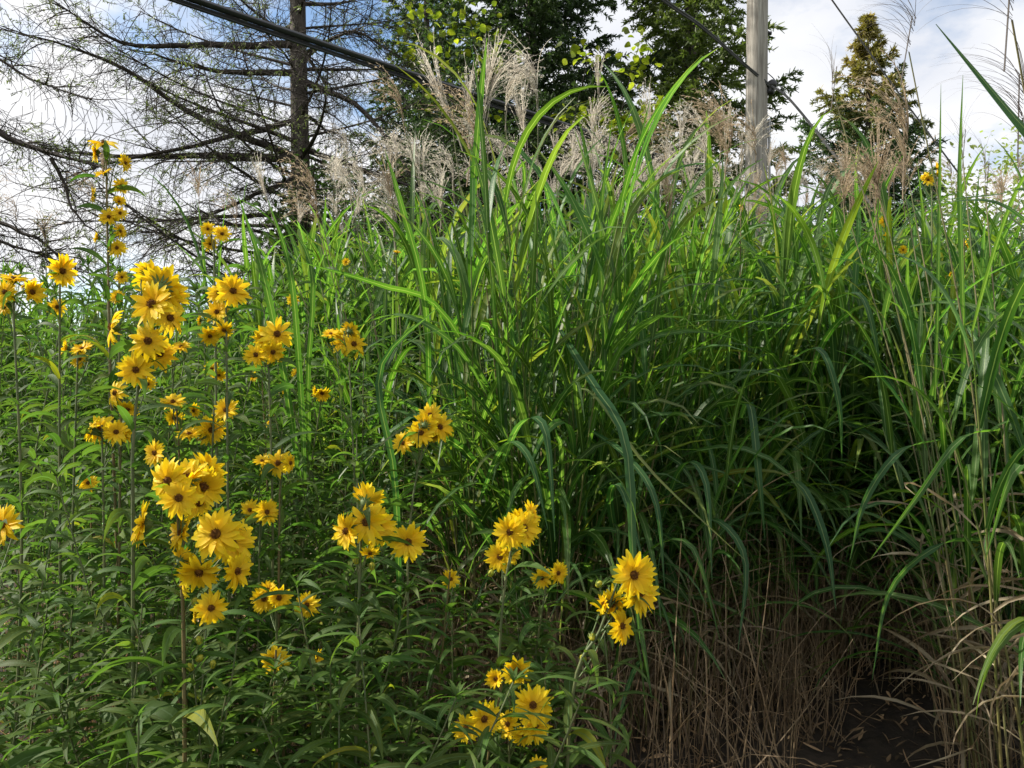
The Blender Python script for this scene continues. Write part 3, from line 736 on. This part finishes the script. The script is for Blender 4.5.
sunflower(2.6, (280, 460), 290, [(278, 463, 27, 'f'), (265, 465, 22, 'l'), (290, 463, 20, 'r'), (262, 461, 16, 'u')], 'sunflower with a flat bunch of four blooms just above the side-by-side pair', seed=17)
sunflower(2.2, (0, 520), -8, [(2, 525, 36, 'f')], 'sunflower with one bloom half cut off by the left edge', seed=18)
sunflower(2.4, (275, 588), 262, [(264, 599, 26, 'f'), (268, 590, 20, 'u'), (279, 598, 26, 'q'), (307, 605, 24, 'f')], 'sunflower with three bunched blooms and one apart to the right, low in the left half', seed=19)
sunflower(2.3, (276, 650), 288, [(275, 660, 28, 'f'), (316, 658, 18, 'r')], 'sunflower with one single open bloom low down, seen face on among dark leaves', seed=20)
sunflower(3.2, (90, 478), 84, [(88, 483, 18, 'q')], 'sunflower with a single small bloom left of the largest cluster, above the half-cut edge bloom', seed=21)
sunflower(3.2, (348, 332), 352, [(331, 334, 17, 'u'), (345, 341, 28, 'f'), (354, 344, 26, 'q'), (350, 331, 20, 'b')], 'sunflower with four blooms in front of the left side of the tall grass', seed=22, dens=14)
sunflower(3.4, (323, 385), 325, [(322, 393, 18, 'd'), (316, 391, 12, 'l')], 'sunflower with one small ragged bloom on a thin stalk, below the four by the grass', seed=23)
sunflower(3.8, (286, 382), 284, [(283, 388, 12, 'f'), (297, 373, 11, 'f'), (293, 300, 12, 'f')], 'distant sunflower with three tiny scattered blooms behind the upright grass blades', seed=24)
sunflower(3.6, (262, 374), 262, [(254, 377, 12, 'f'), (270, 420, 14, 'l')], 'distant sunflower with two tiny blooms left of the upright grass blades', seed=25)
sunflower(2.7, (430, 408), 418, [(430, 415, 24, 'f'), (421, 433, 26, 'f', -.04), (440, 427, 28, 'q'), (403, 443, 22, 'p'), (425, 425, 24, 'b'), (434, 436, 14, 'd')], 'sunflower with a cluster of five blooms in front of the central grass clump', seed=26, mids=[(408, 560)], dens=14)
sunflower(2.15, (362, 505), 350, [(366, 522, 38, 'f', -.05), (346, 531, 32, 'p'), (378, 527, 34, 'q'), (366, 501, 36, 'b', .03), (370, 553, 20, 'd'), (408, 542, 32, 'f')], 'sunflower with a big cluster of blooms and one apart on the right, lower centre left', buds=[(372, 566), (356, 560)], seed=27, mids=[(358, 640)], dens=26, leafL=(.18, .30))
sunflower(2.5, (450, 572), 446, [(451, 579, 18, 'f')], 'sunflower with one single small bloom in the lower centre', seed=28)
sunflower(2.35, (515, 525), 490, [(510, 532, 30, 'f', -.04), (524, 528, 32, 'q'), (530, 514, 28, 'r'), (500, 557, 28, 'f'), (510, 552, 22, 'q', .05), (520, 520, 26, 'b')], 'sunflower with a slanting cluster of five blooms in the lower centre', buds=[(491, 573)], seed=29, mids=[(500, 640)], dens=20)
sunflower(2.55, (548, 570), 535, [(542, 578, 20, 'f'), (558, 573, 22, 'q')], 'sunflower with a small pair of blooms right of the slanting cluster', seed=30)
sunflower(2.2, (622, 570), 560, [(634, 575, 40, 'f', -.04), (640, 593, 38, 'q'), (612, 603, 34, 'd'), (622, 626, 30, 'q'), (604, 603, 20, 'l')], 'rightmost of the large sunflowers, four blooms beside a long hanging grass blade', buds=[(599, 584), (592, 637), (583, 658)], seed=31, mids=[(572, 700), (600, 630)], dens=24)
sunflower(2.3, (506, 662), 498, [(517, 671, 30, 'f'), (496, 679, 22, 'p')], 'sunflower with a large and a small bloom above the bottom cluster', seed=32)
sunflower(2.15, (510, 700), 500, [(533, 705, 34, 'f', -.04), (535, 726, 30, 'q'), (508, 724, 26, 'p'), (484, 719, 32, 'q'), (466, 728, 26, 'f'), (524, 735, 24, 'd')], 'lowest sunflower cluster, six blooms spread in a row at the bottom centre', seed=33, dens=30, leafL=(.18, .30))
sunflower(2.1, (538, 760), 536, [(538, 767, 20, 'f')], 'sunflower bloom cut by the bottom edge of the photo', seed=34)
sunflower(3.4, (115, 532), 112, [(115, 541, 14, 'u')], 'sunflower with a single small bud-like bloom left of the largest cluster', buds=[], seed=35)
sunflower(2.9, (137, 752), 140, [(137, 759, 12, 'd'), (91, 617, 10, 'f')], 'sunflower with two tiny orange blooms near the lower left corner', seed=36, z0=.2)
# far ones among the right-hand grass
sunflower(4.4, (886, 215), 890, [(885, 222, 13, 'f'), (887, 236, 9, 'd'), (903, 250, 9, 'f')], 'small distant sunflower rising from the grass under the small spruce', seed=37, dens=8, z0=1.4)
sunflower(3.9, (932, 168), 935, [(936, 168, 13, 'r'), (939, 175, 12, 'q'), (928, 180, 13, 'f'), (925, 176, 9, 'l')], 'distant sunflower with orange-yellow blooms against the sky, right of the small spruce', seed=38, dens=8, z0=1.4)
sunflower(4.0, (964, 238), 968, [(965, 244, 12, 'r'), (951, 275, 7, 'f')], 'distant sunflower half hidden by grass at the right', seed=39, dens=8, z0=1.4)
sunflower(4.6, (741, 200), 745, [(741, 207, 9, 'l'), (792, 229, 8, 'f')], 'tiny distant sunflower blooms in the grass at the foot of the pole', seed=40, dens=8, z0=1.4)
sunflower(4.0, (396, 245), 400, [(397, 252, 8, 'u'), (346, 262, 8, 'f')], 'tiny distant sunflower blooms behind the left side of the tall grass', seed=41, dens=8, z0=1.2)

# ------------------------------------------------------------------ leafy filler plants (each its own thing)
fill = []
def seg(px, lim, names):
    for a, b in zip(lim, names):
        if px < a: return b
    return names[-1]
for i in range(10):
    mb = MB(); r = np.random.default_rng(400 + i)
    H = 2.0
    C = spline([(0, 0, -.03), (r.normal(0, .05), r.normal(0, .05), H * .5), (r.normal(0, .08), r.normal(0, .08), H)], 14)
    tubes(mb, C[None], np.linspace(.0052, .0026, 14)[None], 5, np.ones((1, 14, 3)))
    lv = MB(); stem_leaves(lv, C, r, .35, H - .01, 25, (.22, .38), .038)
    n = 9; az = r.uniform(0, 6.28, n)
    blades(lv, np.repeat(C[-1:], n, 0), az, r.uniform(.15, .7, n), r.uniform(.3, 1.2, n), r.uniform(.06, .11, n), np.full(n, .013), K=8, prof='leaf')
    fill.append((mb.mesh('stem', M['sstem']), lv.mesh('leaves', M['sleaf'])))
def put_fill(px, d, ytop):
    H = topz(ytop, d)
    if H < .7: H = .7
    x = (px - 512) / F * d
    k = int(rng.integers(10))
    root = empty('sunflower_plant', (x, d, 0), U(0, 6.28))
    root.rotation_euler = (rng.normal(0, .08), rng.normal(0, .08), root.rotation_euler.z)
    s = H / 2.0
    root.scale = (max(s, .8), max(s, .8), s)
    for nm, me in zip(('stem', 'leaves'), fill[k]):
        o = bpy.data.objects.new(nm, me); col.objects.link(o); o.parent = root
    side = seg(px, (70, 150, 250, 340, 440), ('cut by the left edge', 'below the left-hand blooms', 'around the two big bloom clusters', 'beside the upright grass blades', 'at the foot of the central grass clump', 'near the lowest blooms'))
    dep = 'in the front' if d < 2.7 else ('in the middle rows' if d < 3.8 else 'far back')
    tag(root, f'flowerless leafy sunflower stalk {dep}, {side}', 'sunflower', f'flowerless sunflower stalks {dep}, {side}')
r2 = np.random.default_rng(77)
for (d0, d1, n, xa, xb, ya, yb) in [(2.0, 2.6, 19, 20, 430, 560, 700), (2.6, 3.3, 33, -30, 420, 420, 580), (3.3, 4.2, 34, -40, 400, 300, 400), (4.2, 5.4, 34, -40, 380, 275, 335), (5.4, 7.5, 36, -50, 380, 262, 305), (2.1, 2.7, 12, 400, 600, 590, 700), (1.75, 2.1, 11, 60, 560, 650, 745)]:
    for k in range(n):
        put_fill(xa + (xb - xa) * (k + r2.random()) / n, r2.uniform(d0, d1), r2.uniform(ya, yb))
# dead canes and litter: nobody could count them
mb = MB()
def straw(n, px0, px1, d0, d1, h0, h1, tone=(1, .9, .85)):
    d = U(d0, d1, n); x = (U(px0, px1, n) - 512) / F * d
    P0 = np.stack([x, d, np.full(n, -.02)], -1)
    blades(mb, P0, U(0, 6.28, n), np.abs(rng.normal(0, .32, n)), rng.normal(0, .7, n), U(h0, h1, n), U(.003, .010, n), K=6, p=1, tw0=rng.normal(0, 1, n), tw1=rng.normal(0, 1, n), cup=.4, prof='thread',
           c0=np.ones((n, 6, 3)) * rng.uniform(.25, 1.15, (n, 1, 1)) * np.array(tone))
straw(900, -30, 460, 2.9, 5.0, .3, .9)
straw(650, 430, 800, 3.0, 4.3, .3, 1.1)
straw(110, 770, 850, 3.5, 4.4, .3, 1.)
straw(260, 770, 960, 4.05, 5.0, .3, 1., (1.1, 1, .92))
straw(160, 940, 1080, 3.0, 4.5, .4, 1.2)
tag(mb.build('dry_straw', M['dry']), 'tan and reddish dead stalks standing thickly under the sunflowers and grass', 'straw', kind='stuff')
mb = MB(); n = 15000
d = U(1.5, 7, n); x = U(-4.5, 4.5, n)
P0 = np.stack([x, d, bump(x, d) + .006 + U(0, .02, n)], -1)
blades(mb, P0, U(0, 6.28, n), U(1.2, 1.65, n), rng.normal(0, .5, n), U(.012, .12, n), U(.003, .022, n), K=4, p=1, tw0=rng.normal(0, .4, n), cup=.2, prof='leaf', c0=np.ones((n, 4, 3)) * rng.uniform(.4, 2.2, (n, 1, 1)) ** 1.5 * np.array([1, .93, .85]))
tag(mb.build('leaf_litter', M['litter']), 'dead leaves and broken straw lying on the dark soil', 'leaf litter', kind='stuff')

# ------------------------------------------------------------------ trees
def tube_path(mb, pts, r0, r1, K=12, n=6, tone=1.):
    C = spline(pts, K); tubes(mb, C[None], np.linspace(r0, r1, K)[None], n, np.ones((1, K, 3)) * tone); return C

def sprigs(mb, C, r, per, spread=.05, L=(.05, .09), W=.012, tone=None, fwd=.8):
    """needle tufts scattered along many twig lines C [N,K,3]"""
    N_, K = C.shape[:2]
    t = r.uniform(0, K - 1.001, (N_, per)); i0 = t.astype(int); f = (t - i0)[..., None]; ii = np.arange(N_)[:, None]
    Q = (C[ii, i0] * (1 - f) + C[ii, i0 + 1] * f).reshape(-1, 3)
    T = norm(C[ii, i0 + 1] - C[ii, i0]).reshape(-1, 3)
    d = norm(T * fwd + r.normal(0, .55, Q.shape))
    Q = Q + r.normal(0, spread * .3, Q.shape)
    Ln = r.uniform(*L, (len(Q), 1))
    CC = np.stack([Q, Q + d * Ln], 1)
    sd = norm(r.normal(0, 1, Q.shape))
    base = np.ones((len(Q), 2, 3)) * r.uniform(.65, 1.35, (len(Q), 1, 1))
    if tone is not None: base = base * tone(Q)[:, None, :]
    ribbons(mb, CC, np.broadcast_to(sd[:, None], CC.shape).copy(), np.stack([np.full(len(Q), W), np.full(len(Q), W * .35)], 1), 0, base, rings3=False)

def spruce(x, y, H, R, seed, label, dens=1., zlow=.3, tone=None, per=26, needle='needle', sprigW=.016, sprigL=(.06, .11), droop=.35, group=None, pw=.8, cap=9., sublayer=False):
    r = np.random.default_rng(seed)
    root = empty('spruce_tree', (x, y, 0))
    tr = MB(); tube_path(tr, [(0, 0, -.1), (.02, 0, H * .5), (0, 0, H)], .022 * H, .012, 12, 8)
    tr.build('trunk', M['bark'], root)
    br = MB(); nd = MB()
    nl = int(H * 13 * dens)
    z = zlow + (H - zlow) * (np.arange(nl) + r.random(nl)) / nl
    if sublayer: z = np.round(z / .5) * .5 + r.normal(0, .07, nl); z = np.minimum(z, H - .1)
    for i in range(nl):
        fr = (z[i] - zlow) / (H - zlow)
        L = min(R * (1 - fr) ** pw, cap) * r.uniform(.7, 1.12) + .06
        a = i * 2.4 + r.normal(0, .3)
        up = .35 * fr
        C = arc_lines(np.array([[0, 0, z[i]]]), np.array([a]), np.array([1.35 - up * 1.6]), np.array([droop * (1 - fr * 1.2)]), np.array([L]), 8, 1)[0]
        C[:, 2] += np.linspace(0, 1, 8) ** 3 * .12 * L
        tubes(br, C[None], np.linspace(.014, .004, 8)[None] * (.5 + L / 2.5), 4)
        # side twigs, both sides, hanging
        ns = max(5, int(L * 11))
        t = np.linspace(.12, .98, ns); xi = t * 7; i0 = np.minimum(xi.astype(int), 6); f = (xi - i0)[:, None]
        Q = C[i0] * (1 - f) + C[i0 + 1] * f
        sd = np.where(np.arange(ns) % 2, 1, -1)
        az = a + sd * r.uniform(.5, 1.15, ns)
        Ls = L * (.16 + .32 * (1 - t)) * r.uniform(.6, 1.2, ns) + .05
        TW = arc_lines(Q, az, r.uniform(1.3, 1.75, ns), r.uniform(.2, .9, ns), Ls, 5, 1)
        tubes(br, TW, np.full((ns, 5), .0035), 3)
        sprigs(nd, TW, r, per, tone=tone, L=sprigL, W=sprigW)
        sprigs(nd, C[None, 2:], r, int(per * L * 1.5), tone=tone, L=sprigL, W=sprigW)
    br.build('branches', M['twig'], root); nd.build('needles', M[needle], root)
    tag(root, label, 'spruce', group)
    return root

big_tone = lambda Q: np.where((Q[:, :1] + .3 * np.sin(Q[:, 2:3] * 3) > .4), np.array([1.8, 1.5, 1.1]), np.array([1.1, 1.1, 1.]))
q = P(530, 384, 15); spruce(q[0], q[1], 12.5, 3.6, 31, 'large dense dark spruce behind the central grass clump, yellow-green vine leaves in front', dens=1.05, per=52, sprigW=.034, zlow=1.8, droop=.55)
q = P(690, 384, 14); spruce(q[0], q[1], 12.5, 2.7, 32, 'tall spruce immediately left of the utility pole, needles tinted yellow-green for sunlight', dens=1.0, per=40, tone=lambda Q: np.ones((len(Q), 3)) * np.array([2.2, 1.75, 1.05]), sprigW=.032, droop=.5)  # raised needle tone puts the sunlit look into the colour
q = P(426, 384, 18); spruce(q[0], q[1], 12.5, 2.6, 34, 'narrower spruce with open gaps, half hidden behind the left of the large dense dark spruce', dens=.9, per=36, sprigW=.034)
def small_tone(Q):
    z = Q[:, 2:3]; k = np.clip((z - 7.2) / 1.5 + .5 * np.sin(Q[:, :1] * 5 + z * 4), 0, 1)
    tip = np.clip(np.linalg.norm(Q[:, :2], axis=1, keepdims=True) * 1.0 - .5, 0, 1) * .6
    return np.array([.95, 1.05, 1.0]) * (1 - k) + np.array([4.6, 2.2, 1.6]) * k + tip * .4
q = P(868, 384, 18); spruce(q[0], q[1], topz(16, 18), 5.6, 33, 'small pointed spruce standing alone on the right with a golden brown top', dens=1.05, per=36, tone=small_tone, sprigW=.034, sprigL=(.08, .14), droop=.15, pw=1.2, cap=1.5, sublayer=True)

# bare old spruce on the left ---------------------------------------------------
def bare_limb(br, nd, C, r, r0, dead=.8, sub=26, sublen=.9, twl=.28):
    K = len(C)
    tubes(br, C[None], np.linspace(r0, .006, K)[None], 5)
    Ltot = np.linalg.norm(np.diff(C, axis=0), axis=1).sum()
    n = int(sub * Ltot / 3)
    t = np.sort(r.uniform(.1, 1, n)) * (K - 1.001); i0 = t.astype(int); f = (t - i0)[:, None]
    Q = C[i0] * (1 - f) + C[i0 + 1] * f
    T = norm(C[i0 + 1] - C[i0]); a = np.arctan2(T[:, 1], T[:, 0])
    az = a + np.where(np.arange(n) % 2, 1, -1) * r.uniform(.4, 1.2, n)
    SB = arc_lines(Q, az, r.uniform(1.1, 2.1, n), r.normal(.25, .7, n), sublen * r.uniform(.35, 1.2, n), 7, 1, curl=r.normal(0, .5, n))
    tubes(br, SB, np.linspace(.009, .0035, 7)[None] * r.uniform(.6, 1.1, (n, 1)), 4)
    # fine twigs
    m = 9
    QQ = SB[:, 1:][:, r.integers(0, 6, m)].reshape(-1, 3); aa = np.repeat(az, m) + r.normal(0, .9, n * m)
    TW = arc_lines(QQ, aa, r.uniform(.7, 2.6, n * m), r.normal(.2, .8, n * m), twl * r.uniform(.4, 1.5, n * m), 5, 1, curl=r.normal(0, .6, n * m))
    tubes(br, TW, np.full((n * m, 5), .0026), 3)
    keep = r.random(n * m) > dead
    if keep.any():
        sprigs(nd, TW[keep], r, 16, L=(.03, .06), W=.012)
def bare_spruce(x, y, H, limbs, seed, label, R=3.6, nl=70, r0=.15, name='bare_spruce_tree', zl=1.4, azr=None, dead=.8, sublen=.9):
    r = np.random.default_rng(seed); root = empty(name, (x, y, 0))
    tr = MB(); tube_path(tr, [(0, 0, -.1), (.03, 0, H * .35), (-.02, 0, H * .7), (0, 0, H)], r0 * 1.1, r0 * .45, 16, 12); tr.build('trunk', M['bark'], root)
    br = MB(); nd = MB()
    for (pts, rad) in limbs:
        C = spline([np.array(p) - np.array([x, y, 0]) for p in pts], 14); C += np.cumsum(r.normal(0, .012, C.shape), 0); bare_limb(br, nd, C, r, rad * 1.25, dead=dead, sublen=sublen)
    for i in range(nl):
        z = zl + (H - zl) * ((i + r.random()) / nl) ** 1.25
        a = i * 2.4 + r.normal(0, .3) if azr is None else r.uniform(*azr)
        L = R * (1 - .55 * z / H) * r.uniform(.55, 1.1)
        C = arc_lines(np.array([[0, 0, z]]), np.array([a]), np.array([r.uniform(1.2, 1.6)]), np.array([r.uniform(.1, .7)]), np.array([L]), 10, .9, curl=np.array([r.normal(0, .3)]))[0]
        C[:, 2] += np.linspace(0, 1, 10) ** 2.5 * .25 * L
        bare_limb(br, nd, C, r, r.uniform(.018, .038), dead=dead, sublen=sublen)
    br.build('branches', M['twig'], root); nd.build('needles', M['needle2'], root)
    tag(root, label, 'spruce'); return root
D = 11.5
def T(px, py, d=D): return tuple(P(px, py, d))
limbs = [([T(299, 158), T(200, 118, 10.9), (T(110, 62, 10.4)), T(0, 25, 10)], .05), ([T(299, 156), T(200, 153, 11), T(100, 150, 10.6), T(0, 140, 10.3)], .055),
         ([T(299, 45), T(200, 44, 10.8), T(125, 43, 10.2), T(50, -6, 9.6)], .05), ([T(299, 72), T(210, 70, 11), T(120, 50, 10.6)], .045),
         ([T(299, 120), T(230, 138, 11), T(140, 160, 10.6), T(40, 190, 10.2)], .04), ([T(299, 80), T(360, 105, 11.2), T(400, 150, 11), T(425, 190, 10.8)], .04),
         ([T(299, 60), T(350, 30, 11.5), T(400, 55, 11.4)], .03), ([T(299, 150), T(380, 175, 11.3), T(440, 195, 11.2)], .04), ([T(299, 215), T(180, 218, 11), T(60, 222, 10.6)], .03),
         ([T(299, 175), T(240, 200, 11), T(150, 240, 10.5)], .035)]
q = P(299, 384, D)
bare_spruce(q[0], q[1], 10.5, limbs, 41, 'bare brown-trunked spruce at upper left with thin dead branches spread against the sky', nl=86, r0=.165, dead=.86)
dl_ = 8.0
limbs2 = [([T(-60, 90, dl_), T(0, 133, dl_), T(55, 155, dl_), T(110, 170, dl_ - .2)], .05), ([T(50, 158, dl_), T(58, 185, dl_), T(66, 215, dl_), T(88, 240, dl_)], .018),
          ([T(-50, 40, dl_), T(0, 60, dl_), T(40, 82, dl_), T(85, 100, dl_)], .018), ([T(-70, 200, dl_), T(0, 225, dl_), T(40, 245, dl_), T(80, 285, dl_)], .03), ([T(-70, 190, dl_), T(0, 236, dl_), T(60, 262, dl_)], .03)]
q = P(-150, 384, dl_)
bare_spruce(q[0], q[1], 6.0, [([(q[0], q[1], 3.9)] + l[0], l[1]) if i not in (1,) else l for i, l in enumerate(limbs2)], 42, 'tree just outside the left edge whose dark bare branches reach into the frame', nl=10, r0=.13, R=1.8, name='bare_tree', azr=(-2.5, 2.5), dead=.9, sublen=.5)

# climbing vine in the big spruce ---------------------------------------------
mb = MB(); r = np.random.default_rng(55)
for (px, py, sx, sy, n) in [(415, 20, 30, 22, 60), (470, 25, 30, 30, 50), (440, 70, 40, 25, 60), (400, 60, 16, 20, 20), (500, 45, 16, 20, 20), (590, 60, 18, 22, 28), (575, 118, 26, 12, 60), (622, 128, 24, 12, 80), (655, 112, 12, 12, 50), (600, 150, 40, 14, 60), (640, 60, 16, 30, 50), (470, 110, 50, 12, 30)]:
    d = 11.6 + r.uniform(-.3, .3, n)
    X = px + r.normal(0, sx * .55, n); Y = py + r.normal(0, sy * .55, n)
    P0 = np.stack([(X - 512) / F * d, d, CZ - (Y - 384) / F * d], -1)
    s = r.uniform(.07, .14, n)
    blades(mb, P0, r.uniform(0, 6.28, n), r.uniform(.9, 2.2, n), r.uniform(.2, .9, n), s, s * r.uniform(.75, 1.05, n), K=6, p=1, tw0=r.normal(0, .6, n), cup=.12, prof='leaf', c0=np.ones((n, 6, 3)) * r.uniform(.35, 1.5, (n, 1, 1)) ** 1.3 * np.array([1, 1, 1]))
root = empty('climbing_vine', tuple(P(520, 384, 11.9) * np.array([1, 1, 0])))
off = np.array(root.location); mb.v = [a - off for a in mb.v]
mb.build('leaves', M['vine'], root)
vs = MB(); b = np.array([0, 0, 0.])
for (px, py) in [(415, 10), (470, 20), (440, 70), (590, 50), (560, 115), (620, 120), (655, 100), (640, 40)]:
    e = P(px, py, 11.75) - off
    tube_path(vs, [b + r.normal(0, .05, 3) * [1, 1, 0], (b + e) / 2 + r.normal(0, .15, 3), e], .012, .004, 12, 5)
vs.build('stems', M['twig'], root)
tag(root, 'yellow-green leafy vine climbing through the front of the large dense dark spruce', 'vine')

# shrubs and far trees that close the view below the spruces -------------------
def shrub(x, y, rx, rz, seed, label, mat='shrub', n=5000, lf=.07, group=None, name='shrub', tone=1.):
    r = np.random.default_rng(seed); root = empty(name, (x, y, 0))
    st = MB(); C = arc_lines(np.zeros((14, 3)), r.uniform(0, 6.28, 14), r.uniform(.1, .6, 14), r.uniform(-.2, .5, 14), r.uniform(.5, .95, 14) * rz, 6, 1); tubes(st, C, np.linspace(.03, .006, 6)[None] * np.ones((14, 1)), 5)
    st.build('stems', M['twig'], root)
    cl = r.normal(0, 1, (40, 3)); cl /= np.linalg.norm(cl, axis=1, keepdims=True); cl *= r.uniform(.3, .95, (40, 1)) ** .5
    k = r.integers(0, 40, n)
    Q = cl[k] + r.normal(0, .16, (n, 3)); Q = Q * np.array([rx, rx, rz * .5]) + np.array([0, 0, rz * .52]); Q[:, 2] = np.abs(Q[:, 2]) + .03
    mb = MB(); s = lf * r.uniform(.6, 1.3, n)
    blades(mb, Q, r.uniform(0, 6.28, n), r.uniform(.4, 2.2, n), r.uniform(0, .8, n), s, s * .55, K=4, p=1, tw0=r.normal(0, .8, n), prof='leaf', c0=np.ones((n, 4, 3)) * (r.uniform(.6, 1.4, 40)[k] * r.uniform(.8, 1.2, n))[:, None, None] * tone, rings3=False)
    mb.build('leaves', M[mat], root); tag(root, label, 'shrub', group); return root
for i, (px, d, rx, rz) in enumerate([(-60, 13, 2.2, 2.8), (110, 13.5, 2.2, 3.3), (318, 10.6, .9, 4.3), (380, 12.5, 1.3, 4.7), (500, 12.6, 1.8, 4.2), (610, 12.4, 1.7, 4.4), (700, 12.3, 1.2, 3.6), (790, 15, 1.8, 3.2), (930, 15, 2.2, 3.3), (1080, 15, 2.2, 3.4)]):
    nm = ['beyond the left edge', 'behind the tallest sunflower stalk', 'at the foot of the bare spruce', 'at the foot of the narrow spruce', 'at the foot of the large dense spruce', 'between the two large spruces', 'behind the utility pole', 'just right of the utility pole', 'right of the small spruce', 'beyond the right edge'][i]
    q = P(px, 384, d); shrub(q[0], q[1], rx, rz, 60 + i, f'green leafy shrub {nm}, mostly hidden by the grass', n=4500, lf=.10, tone=.9)
q = P(1000, 384, 26); shrub(q[0], q[1], 3.4, topz(168, 26), 81, 'far pale yellow-green tree low on the horizon at the right edge', mat='shrubpale', n=9000, lf=.16, name='far_tree')
q = P(915, 384, 30); shrub(q[0], q[1], 2.6, topz(188, 30), 82, 'far pale green tree low on the horizon between the small spruce and the right edge', mat='shrubpale', n=7000, lf=.16, name='far_tree', tone=.8)

# ------------------------------------------------------------------ utility pole, cables
q = P(757, 384, 10.5)
pole = empty('utility_pole', (q[0], q[1], 0))
mb = MB(); tube_path(mb, [(-.035, 0, -.2), (-.02, 0, 3.2), (.0, 0, 6), (.03, 0, 9.5)], .158, .125, 24, 24); mb.build('wooden_shaft', M['pole'], pole)
mb = MB(); zc = topz(88, 10.5)
def lathe_at(mb, prof, n, M4):
    k = len(mb.v); lathe(mb, prof, n); mb.v[k] = np.array([M4 @ Vector(a) for a in mb.v[k]])
lathe_at(mb, [(.001, 0), (.05, 0), (.055, .03), (.05, .09), (.065, .10), (.06, .16), (.03, .19), (.001, .19)], 14, Matrix.Translation((.15, -.05, zc - .1)) @ Matrix.Rotation(.25, 4, 'Y'))
lathe_at(mb, [(.001, -.02), (.018, -.02), (.018, .09), (.001, .09)], 8, Matrix.Translation((.10, -.05, zc)) @ Matrix.Rotation(PI / 2, 4, 'Y'))
mb.build('insulator', M['cable'], pole)
for zz in (topz(34, 10.5),):
    mb = MB(); lathe_at(mb, [(.001, 0), (.022, 0), (.022, .05), (.001, .05)], 8, Matrix.Translation((.13, -.03, zz)) @ Matrix.Rotation(PI / 2, 4, 'Y')); mb.build('bolt', M['cable'], pole)
mb = MB(); z1 = topz(184, 10.5)
lathe_at(mb, [(.001, 0), (.03, 0), (.03, .16), (.001, .16)], 10, Matrix.Translation((-.28, -.05, z1)) @ Matrix.Rotation(PI / 2, 4, 'Y')); mb.build('cable_clamp', M['metal'], pole)
mb = MB(); tube_path(mb, [(.155, -.03, .0), (.158, -.03, 2), (.15, -.03, topz(120, 10.5))], .018, .018, 12, 8); mb.build('conduit', M['metal'], pole)
tag(pole, 'weathered grey wooden utility pole rising behind the grass, right of centre', 'utility pole')

def cable(name, pts, rad, mat, label, K=30, n=8):
    mb = MB()
    for rr, offs in rad:
        C = spline([np.array(p) + np.array(offs) for p in pts], K); tubes(mb, C[None], np.full((1, K), rr), n)
    o = mb.build(name, mat); tag(o, label, 'cable'); return o
e = np.array([q[0] - .2, q[1] - .06, z1])
a = np.array([-2.06, 5.2, topz(0, 5.2)])
cable('telephone_cable', [a - (e - a) * .8 + np.array([0, 0, .1]), a, (a + e) / 2 + np.array([0, 0, -.012]), e], [(.024, (0, 0, 0)), (.016, (0, .02, -.036)), (.009, (0, -.01, -.058))], M['cable'],
      'thick black bundled cable slanting across the bare spruce trunk down towards the pole')
e2 = np.array([q[0] + .16, q[1] - .08, zc])
cable('service_wire', [P(560, -80, 7.5), P(665, 0, 8.2), P(702, 26, 8.9), P(745, 64, 10.2), e2], [(.013, (0, 0, 0)), (.010, (.0, 0, -.025))], M['wire'], 'grey wire curving down from the top left to the dark insulator on the pole')
cable('drop_wire', [e2, P(792, 102, 10.0), P(842, 165, 9.4), P(900, 245, 8.8)], [(.016, (0, 0, 0))], M['wire'], 'dark wire sloping down right from the insulator in front of the small spruce')
cable('thin_wire', [P(745, 60, 10.6), P(771, 76, 10.5), P(793, 104, 10.2)], [(.006, (0, 0, 0))], M['wire'], 'very thin wire joining the sloping wire just right of the pole')
cable('guy_wire', [P(790, -60, 12), P(832, 0, 12), P(862, 42, 12), P(906, 103, 12), P(960, 175, 12)], [(.012, (0, 0, 0))], M['wire'], 'thin straight wire slanting down from the top edge across the small spruce')
